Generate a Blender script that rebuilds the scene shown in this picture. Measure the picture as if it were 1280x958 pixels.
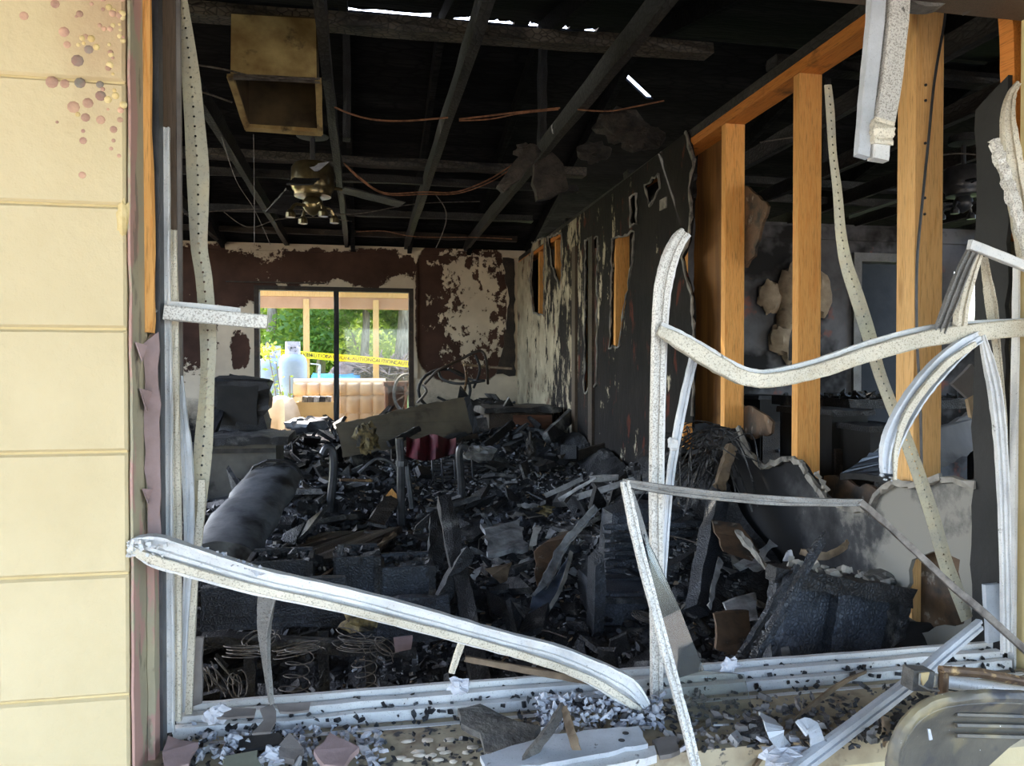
import bpy, bmesh, math, random
from mathutils import Vector, Matrix, noise
from mathutils.geometry import tessellate_polygon
V = Vector
C = bpy.context.scene.collection
for _o in list(bpy.data.objects): bpy.data.objects.remove(_o)
random.seed(7)
R = random.Random(11)
# ------------------------------------------------------------------ camera
FPX = 961.0
YAW, PITCH = math.radians(10.9), math.radians(0.83)
CAM = V((0, 0, 1.29))
cd = bpy.data.cameras.new('camera'); cam = bpy.data.objects.new('camera', cd); C.objects.link(cam)
cam.location = CAM; cam.rotation_euler = (math.radians(90) - PITCH, 0, -YAW)
cd.sensor_fit = 'HORIZONTAL'; cd.sensor_width = 36; cd.lens = 36 * FPX / 1280; cd.clip_start = .02; cd.clip_end = 300
bpy.context.scene.camera = cam
fw = V((math.sin(YAW) * math.cos(PITCH), math.cos(YAW) * math.cos(PITCH), -math.sin(PITCH)))
rt = V((math.cos(YAW), -math.sin(YAW), 0)); up = rt.cross(fw)
def ray(px, py): return fw + rt * ((px - 640) / FPX) - up * ((py - 479) / FPX)
def q(px, py, Y):
    d = ray(px, py); return CAM + d * (Y / d.y)
def qx(px, py, X):
    d = ray(px, py); return CAM + d * (X / d.x)
def qz(px, py, z):
    d = ray(px, py); return CAM + d * ((z - CAM.z) / d.z)
def mpp(p): return (p - CAM).dot(fw) / FPX      # metres per pixel at p
# ------------------------------------------------------------------ world, sun, exposure
SUN_EL, SUN_ROT = math.radians(52), math.radians(-28)     # sun high beyond the house, a little to the left
w = bpy.data.worlds.new('sky'); bpy.context.scene.world = w; w.use_nodes = True
nt = w.node_tree; nt.nodes.clear()
sk = nt.nodes.new('ShaderNodeTexSky'); sk.sky_type = 'NISHITA'; sk.sun_disc = False
sk.sun_elevation = SUN_EL; sk.sun_rotation = SUN_ROT; sk.dust_density = 3.0; sk.air_density = 1.0; sk.ozone_density = 1.0
hs = nt.nodes.new('ShaderNodeHueSaturation'); hs.inputs['Saturation'].default_value = 1.0
bg = nt.nodes.new('ShaderNodeBackground'); bg.inputs['Strength'].default_value = 0.42
wo = nt.nodes.new('ShaderNodeOutputWorld')
nt.links.new(sk.outputs[0], hs.inputs['Color']); nt.links.new(hs.outputs[0], bg.inputs[0]); nt.links.new(bg.outputs[0], wo.inputs[0])
sl = bpy.data.lights.new('sun', 'SUN'); sl.energy = 3.0; sl.angle = .009; sl.color = (1, .93, .8)
so = bpy.data.objects.new('sun', sl); C.objects.link(so)
sd = V((math.sin(SUN_ROT) * math.cos(SUN_EL), math.cos(SUN_ROT) * math.cos(SUN_EL), math.sin(SUN_EL)))
so.rotation_euler = sd.to_track_quat('Z', 'Y').to_euler(); so.location = (0, 8, 12)
vs = bpy.context.scene.view_settings
vs.view_transform = 'Standard'; vs.look = 'None'; vs.gamma = 1; vs.use_curve_mapping = False; vs.exposure = 2.05
bpy.context.scene.display_settings.display_device = 'sRGB'
# ------------------------------------------------------------------ materials
def srgb(r, g, b):
    f = lambda c: (c / 255 / 12.92) if c / 255 <= .04045 else ((c / 255 + .055) / 1.055) ** 2.4
    return (f(r), f(g), f(b))
class NT:
    def __init__(s, name):
        s.m = bpy.data.materials.new(name); s.m.use_nodes = True; s.t = s.m.node_tree; s.n = s.t.nodes
        s.b = s.n['Principled BSDF']; s.tc = s.n.new('ShaderNodeTexCoord')
    def lk(s, a, b): s.t.links.new(a, b)
    def map(s, scale=(1, 1, 1), coord='Object', rot=(0, 0, 0)):
        k = s.n.new('ShaderNodeMapping'); k.inputs['Scale'].default_value = scale; k.inputs['Rotation'].default_value = rot
        s.lk(s.tc.outputs[coord], k.inputs['Vector']); return k.outputs[0]
    def noise(s, vec, scale, detail=5, rough=.6, dist=0):
        k = s.n.new('ShaderNodeTexNoise'); k.inputs['Scale'].default_value = scale; k.inputs['Detail'].default_value = detail
        k.inputs['Roughness'].default_value = rough; k.inputs['Distortion'].default_value = dist; s.lk(vec, k.inputs['Vector']); return k.outputs[0]
    def vor(s, vec, scale, feat='DISTANCE_TO_EDGE'):
        k = s.n.new('ShaderNodeTexVoronoi'); k.feature = feat; k.inputs['Scale'].default_value = scale; s.lk(vec, k.inputs['Vector']); return k.outputs[0]
    def ramp(s, fac, stops):
        k = s.n.new('ShaderNodeValToRGB'); e = k.color_ramp.elements
        while len(e) < len(stops): e.new(.5)
        for i, (p, c) in enumerate(stops):
            e[i].position = p; e[i].color = (c, c, c, 1) if isinstance(c, (int, float)) else (*c[:3], 1)
        s.lk(fac, k.inputs[0]); return k.outputs[0]
    def mix(s, fac, a, b, mode='MIX'):
        k = s.n.new('ShaderNodeMix'); k.data_type = 'RGBA'; k.blend_type = mode
        for sock, v in ((k.inputs[0], fac), (k.inputs[6], a), (k.inputs[7], b)):
            if isinstance(v, (int, float)): sock.default_value = v
            elif isinstance(v, tuple): sock.default_value = (*v[:3], 1)
            else: s.lk(v, sock)
        return k.outputs[2]
    def math(s, op, a, b=None, c=None):
        k = s.n.new('ShaderNodeMath'); k.operation = op
        for i, v in enumerate((a, b, c)):
            if v is None: continue
            if isinstance(v, (int, float)): k.inputs[i].default_value = v
            else: s.lk(v, k.inputs[i])
        return k.outputs[0]
    def sep(s, vec):
        k = s.n.new('ShaderNodeSeparateXYZ'); s.lk(vec, k.inputs[0]); return k.outputs
    def bump(s, h, strength=.5, dist=.01, prev=None):
        k = s.n.new('ShaderNodeBump'); k.inputs['Strength'].default_value = strength; k.inputs['Distance'].default_value = dist
        s.lk(h, k.inputs['Height'])
        if prev: s.lk(prev, k.inputs['Normal'])
        s.lk(k.outputs[0], s.b.inputs['Normal']); return k.outputs[0]
    def col(s, c, vary=0):
        if vary:
            oi = s.n.new('ShaderNodeObjectInfo'); h = s.n.new('ShaderNodeHueSaturation')
            s.lk(s.math('MULTIPLY_ADD', oi.outputs['Random'], 2 * vary, 1 - vary), h.inputs['Value'])
            if isinstance(c, tuple): h.inputs['Color'].default_value = (*c, 1)
            else: s.lk(c, h.inputs['Color'])
            c = h.outputs[0]
        if isinstance(c, tuple): s.b.inputs['Base Color'].default_value = (*c, 1)
        else: s.lk(c, s.b.inputs['Base Color'])
    def fin(s, rough=.7, metal=0, spec=.5):
        s.b.inputs['Roughness'].default_value = rough; s.b.inputs['Metallic'].default_value = metal; s.b.inputs['Specular IOR Level'].default_value = spec
        return s.m
    def blobs(s, vec, lst, ax='XZ'):     # max over soft ellipses (cx, cy, rx, ry); positive inside
        o = s.sep(vec); a = o['XYZ'.index(ax[0])]; b = o['XYZ'.index(ax[1])]; out = None
        for (cx, cy, rx, ry) in lst:
            da = s.math('DIVIDE', s.math('SUBTRACT', a, cx), rx); db = s.math('DIVIDE', s.math('SUBTRACT', b, cy), ry)
            d = s.math('SUBTRACT', 1.0, s.math('POWER', s.math('ADD', s.math('POWER', s.math('ABSOLUTE', da), 4.0), s.math('POWER', s.math('ABSOLUTE', db), 4.0)), .25))
            out = d if out is None else s.math('MAXIMUM', out, d)
        return out
def simple(name, c1, c2, scale=6, stretch=(1, 1, 1), rough=.7, metal=0, bs=40, bump=.3, bd=.004, vary=0, specks=(), lo=.35, hi=.65, spec=.5, coord='Object'):
    t = NT(name); v = t.map(stretch, coord); c = t.ramp(t.noise(v, scale), [(lo, c1), (hi, c2)])
    v1 = t.map((1, 1, 1), coord)
    for (sc, ss, a, b) in specks:
        c = t.mix(t.ramp(t.noise(v1, ss, 4), [(a, 0), (b, 1)]), c, sc)
    t.col(c, vary); t.bump(t.noise(v, bs, 4), bump, bd); return t.fin(rough, metal, spec)
def charmat(name, base=(.010, .010, .011), hi=(.035, .035, .038), cell=95, stretch=(1, 1, 1), rough=.55, ash=None, ash_t=(.58, .68), vary=.3, spec=.5):
    t = NT(name); v = t.map(stretch); ed = t.vor(v, cell)
    c = t.mix(t.ramp(ed, [(0, 0), (.12, 1)]), base, t.ramp(t.noise(v, 9), [(.35, base), (.65, hi)]))
    if ash: c = t.mix(t.ramp(t.noise(t.map(), 7, 7, .7), [(ash_t[0], 0), (ash_t[1], 1)]), c, ash)
    t.col(c, vary)
    b1 = t.bump(t.ramp(ed, [(0, 0), (.25, 1)]), .55, .003); t.bump(t.noise(v, 90, 3), .35, .003, b1)
    return t.fin(rough, 0, spec)
MT = {}
CREAM = srgb(228, 205, 150)
def m_block():
    t = NT('block paint'); v = t.map((1, 1, 1)); g = t.noise(v, 3)
    c = t.ramp(g, [(.3, srgb(190, 172, 132)), (.7, srgb(203, 186, 148))])
    c = t.mix(t.ramp(t.noise(t.map((1, 1, .35)), 16, 6, .7), [(.68, 0), (.74, .45)]), c, srgb(150, 135, 110))
    soot = t.math('MULTIPLY', t.math('ADD', t.blobs(v, [(-.36, 2.0, .17, .40)]), t.math('MULTIPLY', t.noise(v, 14, 6), .5)), 1.0)
    c = t.mix(t.ramp(soot, [(.42, 0), (.95, .55)]), c, srgb(150, 105, 80))
    t.col(c, .02); b = t.bump(t.noise(v, 60, 5, .65), .35, .006); t.bump(t.noise(t.map((1, 1, .3)), 30, 4), .25, .004, b); return t.fin(.55, 0, .4)
MT['block'] = m_block()
MT['mortar'] = simple('mortar paint', srgb(188, 166, 116), srgb(202, 182, 134), 8)
MT['blister'] = simple('blistered paint', srgb(192, 154, 126), srgb(160, 122, 106), 30, rough=.6, vary=.2, bs=150)
MT['blister_pale'] = simple('pale blister', srgb(212, 192, 140), srgb(194, 166, 106), 40, rough=.6, vary=.1, bs=150)
MT['blister_dark'] = simple('dark blister', srgb(150, 112, 98), srgb(128, 120, 108), 40, rough=.6, vary=.2, bs=150)
def m_jamb():
    t = NT('peeling jamb'); v = t.map((1, 1, 1)); 
    c = t.ramp(t.noise(v, 5), [(.3, srgb(176, 165, 135)), (.7, srgb(150, 143, 122))])
    c = t.mix(t.ramp(t.noise(t.map((1, 1, .4)), 9, 5), [(.53, 0), (.56, 1)]), c, srgb(178, 140, 128))
    c = t.mix(t.ramp(t.noise(t.map((1, 1, .3)), 25, 5), [(.6, 0), (.64, .7)]), c, srgb(110, 100, 85))
    t.col(c); t.bump(t.noise(v, 70), .3, .004); return t.fin(.7)
MT['jamb'] = m_jamb()
ALU = srgb(214, 212, 206)
def m_alu(name, c1, c2, speck, amount=.6, warm=.62, rough=.48, ss=160):
    t = NT(name); v = t.map()
    c = t.ramp(t.noise(v, 6, 5), [(.35, c1), (.65, c2)])
    c = t.mix(t.ramp(t.noise(v, 15, 5), [(warm, 0), (warm + .14, .35)]), c, srgb(172, 152, 118))
    c = t.mix(t.ramp(t.noise(v, ss * 1.9, 4, .7), [(amount - .02, 0), (amount + .10, .75)]), c, speck)
    c = t.mix(t.ramp(t.noise(v, 30, 7, .75), [(.64, 0), (.68, .85)]), c, srgb(60, 57, 54))
    t.col(c, .05); t.bump(t.noise(v, 120, 4), .3, .002); return t.fin(rough, .15, .5)
MT['alu'] = m_alu('chalky aluminium', srgb(218, 216, 212), srgb(184, 184, 184), srgb(110, 108, 106), .60)
MT['alu_cool'] = m_alu('cool aluminium', srgb(196, 200, 206), srgb(158, 162, 166), srgb(98, 98, 98), .62, .7)
MT['alu_cream'] = m_alu('scorched aluminium', srgb(208, 200, 182), srgb(180, 172, 154), srgb(104, 96, 84), .54, .55)
MT['alu_speck'] = m_alu('speckled aluminium', srgb(214, 211, 204), srgb(190, 187, 180), srgb(112, 106, 98), .50, .62)
MT['alu_grey'] = m_alu('grey aluminium', srgb(132, 130, 126), srgb(100, 98, 94), srgb(56, 52, 50), .54, .6)
MT['strip'] = m_alu('perforated strip metal', srgb(176, 168, 140), srgb(138, 135, 124), srgb(96, 92, 80), .58, .5, .5, 90)
def m_wood(name, a, b, c_dark, stretch, char=.0, rough=.65, knots=True):
    t = NT(name); v = t.map(stretch); w_ = t.noise(v, 6, 6, .6, 1.2)
    c = t.ramp(w_, [(.3, a), (.5, b), (.72, a)])
    c = t.mix(t.ramp(t.noise(v, 22, 4), [(.52, 0), (.72, .55)]), c, c_dark)
    if knots:
        k = t.vor(t.map((7, 7, 2.2)), 1.0, 'F1'); c = t.mix(t.ramp(k, [(.05, .85), (.16, 0)]), c, c_dark)
    if char: c = t.mix(t.ramp(t.noise(t.map(), 4, 6), [(.62 - char, 0), (.75 - char, 1)]), c, (.012, .010, .009))
    t.col(c, .10); t.bump(t.noise(v, 50, 4), .2, .002); return t.fin(rough, 0, .3)
MT['pine'] = m_wood('orange pine', srgb(226, 152, 74), srgb(238, 178, 104), srgb(132, 74, 32), (14, 14, .8), .0)
MT['pine_pale'] = m_wood('pale pine', srgb(220, 166, 98), srgb(234, 188, 126), srgb(140, 90, 46), (14, 14, .8), .0)
MT['pine_y'] = m_wood('pine plate', srgb(190, 112, 44), srgb(208, 132, 60), srgb(86, 46, 18), (14, .8, 14), .05)
MT['plywood'] = simple('stained drywall back', srgb(150, 104, 52), srgb(100, 66, 32), 3, (6, 6, .5), bs=60, specks=[((.02, .015, .01), 5, .62, .8)])
MT['paper'] = simple('brown gypsum paper', srgb(104, 80, 58), srgb(62, 47, 34), 7, vary=.2, bs=80, specks=[((.02, .018, .015), 9, .5, .66), (srgb(130, 124, 114), 16, .6, .68)])
MT['gypsum'] = simple('pale gypsum', srgb(160, 154, 144), srgb(98, 94, 88), 10, vary=.15, bs=90, specks=[((.03, .03, .03), 14, .56, .7)])
MT['wood_dark'] = m_wood('smoked brown wood', srgb(74, 62, 52), srgb(92, 78, 66), srgb(36, 30, 26), (14, 14, .8), .05, .5, False)
MT['char'] = charmat('alligator char')
MT['char_x'] = charmat('charred joist', cell=50, stretch=(1, .45, 1), base=(.012, .010, .009), hi=(.04, .036, .032), rough=.65)
MT['char_b'] = charmat('charred beam', cell=50, stretch=(.6, 1, 1), base=(.016, .013, .010), hi=(.14, .115, .085), rough=.6)
MT['char_ash'] = charmat('ashed char', ash=srgb(120, 118, 114), ash_t=(.52, .66), vary=.3)
MT['char_blue'] = charmat('glossy char', cell=90, base=(.012, .014, .018), hi=(.055, .062, .078), rough=.5, ash=srgb(96, 98, 104), ash_t=(.6, .74))
MT['char_brown'] = charmat('brown char', base=(.018, .013, .010), hi=(.07, .045, .028), ash=srgb(110, 90, 70), ash_t=(.6, .74))
MT['soot'] = simple('soot black', (.010, .010, .010), (.022, .021, .020), 5, rough=.75, bs=60)
MT['deck'] = charmat('charred roof board', cell=22, stretch=(.25, 1, 1), base=(.007, .007, .008), hi=(.018, .017, .018), rough=.95, vary=.35, spec=.1)
MT['rubble'] = charmat('rubble ground', cell=60, base=(.007, .007, .008), hi=(.026, .026, .028), rough=.7, ash=srgb(96, 94, 92), ash_t=(.56, .7))
MT['ash'] = simple('grey ash', srgb(158, 157, 156), srgb(88, 87, 87), 14, vary=.3, bs=70, bump=.6)
MT['ash_white'] = simple('white ash', srgb(196, 197, 202), srgb(140, 142, 150), 18, vary=.15, bs=70, bump=.6, specks=[((.03, .03, .03), 30, .6, .68)])
MT['tan'] = simple('scorched paper', srgb(140, 120, 96), srgb(78, 62, 46), 12, vary=.35, bs=60)
MT['chip_black'] = simple('black chips', (.007, .007, .008), (.026, .027, .031), 20, rough=.5, vary=.4, bs=60)
MT['concrete'] = simple('porch concrete', srgb(190, 178, 158), srgb(165, 152, 132), 2.5, bs=50)
MT['sill'] = simple('painted sill ledge', srgb(182, 170, 142), srgb(148, 136, 114), 9, bs=50, specks=[(srgb(110, 92, 74), 11, .55, .7), ((.05, .05, .05), 26, .6, .66)])
MT['pebble'] = simple('white pebble', srgb(222, 212, 196), srgb(190, 172, 150), 30, vary=.1)
MT['tile_pink'] = simple('pink tile', srgb(164, 140, 138), srgb(140, 118, 114), 12, vary=.1, bs=60)
MT['tile_grey'] = simple('grey tile', srgb(124, 118, 114), srgb(94, 88, 84), 10, vary=.15, bs=60)
MT['tile_green'] = simple('pale green tile', srgb(150, 150, 130), srgb(132, 132, 114), 10, vary=.1, bs=60)
MT['felt'] = simple('charred felt', srgb(100, 96, 90), srgb(60, 57, 54), 16, bs=60, bump=.8, bd=.01)
MT['floor'] = simple('burnt floor', (.015, .014, .014), (.04, .038, .036), 4)
MT['rust'] = simple('rusty steel', srgb(126, 98, 72), srgb(84, 66, 54), 18, rough=.6, metal=.4, bs=70, specks=[(srgb(196, 160, 110), 24, .56, .64)])
MT['steel_dark'] = simple('dark steel', (.04, .042, .047), (.09, .092, .1), 12, rough=.38, metal=.5, bs=60, bump=.15)
MT['wire'] = simple('burnt wire', srgb(120, 112, 104), srgb(70, 62, 56), 30, rough=.5, metal=.3)
MT['spring'] = simple('spring wire', srgb(128, 120, 112), srgb(76, 72, 68), 30, rough=.75, metal=0)
MT['copper'] = simple('bare copper cable', srgb(196, 140, 104), srgb(130, 92, 70), 30, rough=.4, metal=.5)
MT['brass'] = simple('smoked brass', srgb(150, 134, 96), srgb(84, 74, 56), 9, rough=.28, metal=.85, bs=30, bump=.1)
MT['duct'] = simple('scorched duct tin', srgb(206, 184, 128), srgb(150, 122, 76), 7, rough=.5, metal=.2, bs=50, specks=[(srgb(70, 54, 36), 10, .58, .72)])
MT['duct_in'] = simple('duct inside', srgb(96, 80, 56), srgb(40, 32, 22), 5, rough=.6, metal=.1)
MT['red'] = simple('scorched red cloth', srgb(92, 14, 28), srgb(46, 6, 14), 8, bs=40, specks=[((.012, .01, .01), 7, .6, .75)])
MT['blue_scrap'] = simple('blue scorched vinyl', srgb(62, 76, 94), srgb(32, 40, 54), 14, rough=.35, specks=[((.02, .02, .02), 12, .58, .66)])
MT['panel'] = simple('smoky panel', srgb(122, 112, 94), srgb(82, 74, 62), 2.5, bs=30, specks=[((.014, .012, .010), 3.0, .52, .66)])
MT['greybox'] = simple('grey enamel', srgb(112, 110, 104), srgb(76, 75, 72), 4, rough=.5, specks=[((.014, .013, .012), 4, .55, .68)])
MT['slate'] = simple('ashy roll', srgb(106, 108, 110), srgb(62, 65, 70), 9, (1, 1, 1), rough=.6, bs=40, specks=[((.012, .012, .013), 5, .52, .64)])
MT['yellow_tuft'] = simple('yellow insulation', srgb(140, 122, 78), srgb(64, 54, 34), 30, bs=90, bump=1, specks=[((.02, .018, .014), 16, .5, .62)])
MT['grey_tuft'] = simple('sooty insulation', srgb(78, 70, 62), srgb(36, 33, 30), 14, bs=90, bump=1, bd=.02)
MT['sofa'] = simple('tufted beige upholstery', srgb(216, 192, 158), srgb(200, 172, 136), 3, rough=.6, bs=60, bump=.1)
MT['carton'] = simple('carton', srgb(206, 178, 128), srgb(188, 158, 108), 4)
MT['bag'] = simple('cream sack', srgb(236, 214, 180), srgb(216, 188, 150), 4, bs=20)
MT['tank'] = simple('pale blue tank paint', srgb(158, 176, 186), srgb(132, 152, 164), 3, rough=.4)
MT['brownwood'] = simple('brown wood', srgb(112, 72, 50), srgb(74, 44, 30), 5, (1, 1, 8))
MT['tarp'] = simple('blue tarp', srgb(70, 150, 196), srgb(110, 176, 206), 4, rough=.35)
MT['tape'] = simple('yellow tape', srgb(250, 226, 20), srgb(240, 210, 10), 4, rough=.4)
MT['black_print'] = simple('black print', (.02, .02, .02), (.03, .03, .03))
MT['porchwood'] = m_wood('porch timber', srgb(190, 152, 92), srgb(206, 172, 112), srgb(150, 112, 62), (10, 10, .8), 0, .7, False)
MT['fascia'] = simple('brown fascia', srgb(176, 138, 100), srgb(160, 122, 86), 4)
MT['grass'] = simple('grass', srgb(120, 150, 84), srgb(150, 164, 100), 3, bs=80)
MT['brush'] = simple('brush pile', srgb(150, 128, 120), srgb(104, 86, 80), 8, bs=40)
MT['trunk'] = simple('bark', srgb(150, 138, 122), srgb(96, 84, 72), 8, (3, 3, .6), bs=30, bump=.8)
def m_leaf(name, c, c2):
    t = NT(name); g = t.n.new('ShaderNodeNewGeometry')
    cc = t.ramp(t.noise(t.map(), 1.7, 4), [(.35, c), (.65, c2)])
    t.col(cc); m = t.fin(.45, 0, .4)
    tr = t.n.new('ShaderNodeBsdfTranslucent'); t.lk(t.mix(.5, cc, srgb(190, 210, 80)), tr.inputs[0])
    mx = t.n.new('ShaderNodeMixShader'); mx.inputs[0].default_value = .45
    t.lk(t.b.outputs[0], mx.inputs[1]); t.lk(tr.outputs[0], mx.inputs[2]); t.lk(mx.outputs[0], t.n['Material Output'].inputs[0]); return m
MT['leaf'] = m_leaf('leaf green', srgb(84, 116, 50), srgb(126, 150, 72))
MT['leaf_d'] = m_leaf('leaf deep green', srgb(60, 96, 44), srgb(96, 130, 62))
MT['leaf_y'] = m_leaf('leaf yellow green', srgb(170, 176, 70), srgb(130, 146, 60))
def m_glass(name, tint, dirt):
    t = NT(name); t.n.remove(t.b)
    gl = t.n.new('ShaderNodeBsdfGlossy'); gl.inputs['Roughness'].default_value = .04; gl.inputs[0].default_value = (.9, .95, 1, 1)
    tr = t.n.new('ShaderNodeBsdfTransparent'); tr.inputs[0].default_value = (*tint, 1)
    df = t.n.new('ShaderNodeBsdfDiffuse'); df.inputs[0].default_value = (.30, .29, .27, 1)
    fr = t.n.new('ShaderNodeFresnel'); fr.inputs[0].default_value = 1.5
    m1 = t.n.new('ShaderNodeMixShader'); t.lk(fr.outputs[0], m1.inputs[0]); t.lk(tr.outputs[0], m1.inputs[1]); t.lk(gl.outputs[0], m1.inputs[2])
    m2 = t.n.new('ShaderNodeMixShader'); t.lk(t.ramp(t.noise(t.map(), 6, 5), [(.3, dirt * .5), (.7, dirt)]), m2.inputs[0]); t.lk(m1.outputs[0], m2.inputs[1]); t.lk(df.outputs[0], m2.inputs[2])
    t.lk(m2.outputs[0], t.n['Material Output'].inputs[0]); return t.m
MT['glass'] = m_glass('smoky door glass', (.97, .97, .92), .10)
MT['glass_d'] = m_glass('sooty glass shard', (.85, .85, .85), .07)
# back wall: smoke-stained plaster with burnt patches where paint has peeled
def m_back():
    t = NT('peeled back wall'); v = t.map(); 
    pale = t.ramp(t.noise(v, 2.2, 6), [(.3, srgb(188, 174, 154)), (.7, srgb(228, 214, 190))])
    dark = t.ramp(t.noise(v, 3, 5), [(.3, srgb(58, 42, 36)), (.7, srgb(88, 64, 54))])
    n1 = t.noise(v, 3.2, 9, .72)
    bl = t.blobs(v, BACK_BLOBS)
    msk = t.ramp(t.math('ADD', t.math('MULTIPLY', bl, .9), t.math('MULTIPLY', t.math('SUBTRACT', n1, .5), 1.9)), [(.10, 0), (.13, 1)])
    # right panel: mottled, pale in the middle
    bl2 = t.blobs(v, BACK_PANEL); n2 = t.noise(t.map((1, 1, .8)), 11, 7, .66)
    inner = t.blobs(v, BACK_INNER)
    mm = t.ramp(t.math('ADD', n2, t.math('MULTIPLY', inner, -.22)), [(.44, 0), (.46, 1)])
    p2 = t.math('MULTIPLY', t.ramp(t.math('ADD', bl2, t.math('MULTIPLY', n1, .2)), [(.08, 0), (.1, 1)]), mm)
    c = t.mix(t.math('MAXIMUM', msk, p2), pale, dark)
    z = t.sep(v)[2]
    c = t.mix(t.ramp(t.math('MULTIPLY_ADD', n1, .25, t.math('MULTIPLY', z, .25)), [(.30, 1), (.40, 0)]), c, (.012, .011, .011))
    t.col(c); t.bump(t.math('MAXIMUM', msk, p2), .6, -.01); return t.fin(.85, 0, .2)
def m_rightwall():
    t = NT('peeled right wall'); v = t.map(); o = t.sep(v)
    pale = t.ramp(t.noise(v, 5, 6), [(.3, srgb(150, 138, 116)), (.7, srgb(204, 192, 164))])
    dark = t.ramp(t.noise(v, 4, 5), [(.3, (.006, .0055, .0055)), (.7, (.020, .016, .014))])
    far = t.ramp(o[1], [(0, 0), (1, 1)])
    fy = t.math('MULTIPLY', t.math('SUBTRACT', o[1], 4.75), .30)          # paler towards the far corner
    n = t.noise(t.map((1, 1, .45)), 5, 9, .75)
    m = t.ramp(t.math('ADD', n, t.math('MULTIPLY', fy, .22)), [(.575, 0), (.60, 1)])
    c = t.mix(m, dark, pale)
    c = t.mix(t.ramp(t.noise(t.map((1, 1, .4)), 11, 5), [(.62, 0), (.67, .8)]), c, srgb(92, 44, 30))
    t.col(c); t.bump(n, .6, .02); return t.fin(.8, 0, .25)
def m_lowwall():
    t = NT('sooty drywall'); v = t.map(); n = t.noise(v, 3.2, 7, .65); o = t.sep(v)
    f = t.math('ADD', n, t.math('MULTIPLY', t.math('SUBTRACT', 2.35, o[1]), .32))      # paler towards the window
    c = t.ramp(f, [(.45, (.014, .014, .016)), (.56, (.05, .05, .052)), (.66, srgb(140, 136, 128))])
    t.col(c); t.bump(n, .3, .01); return t.fin(.8, 0, .3)
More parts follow.
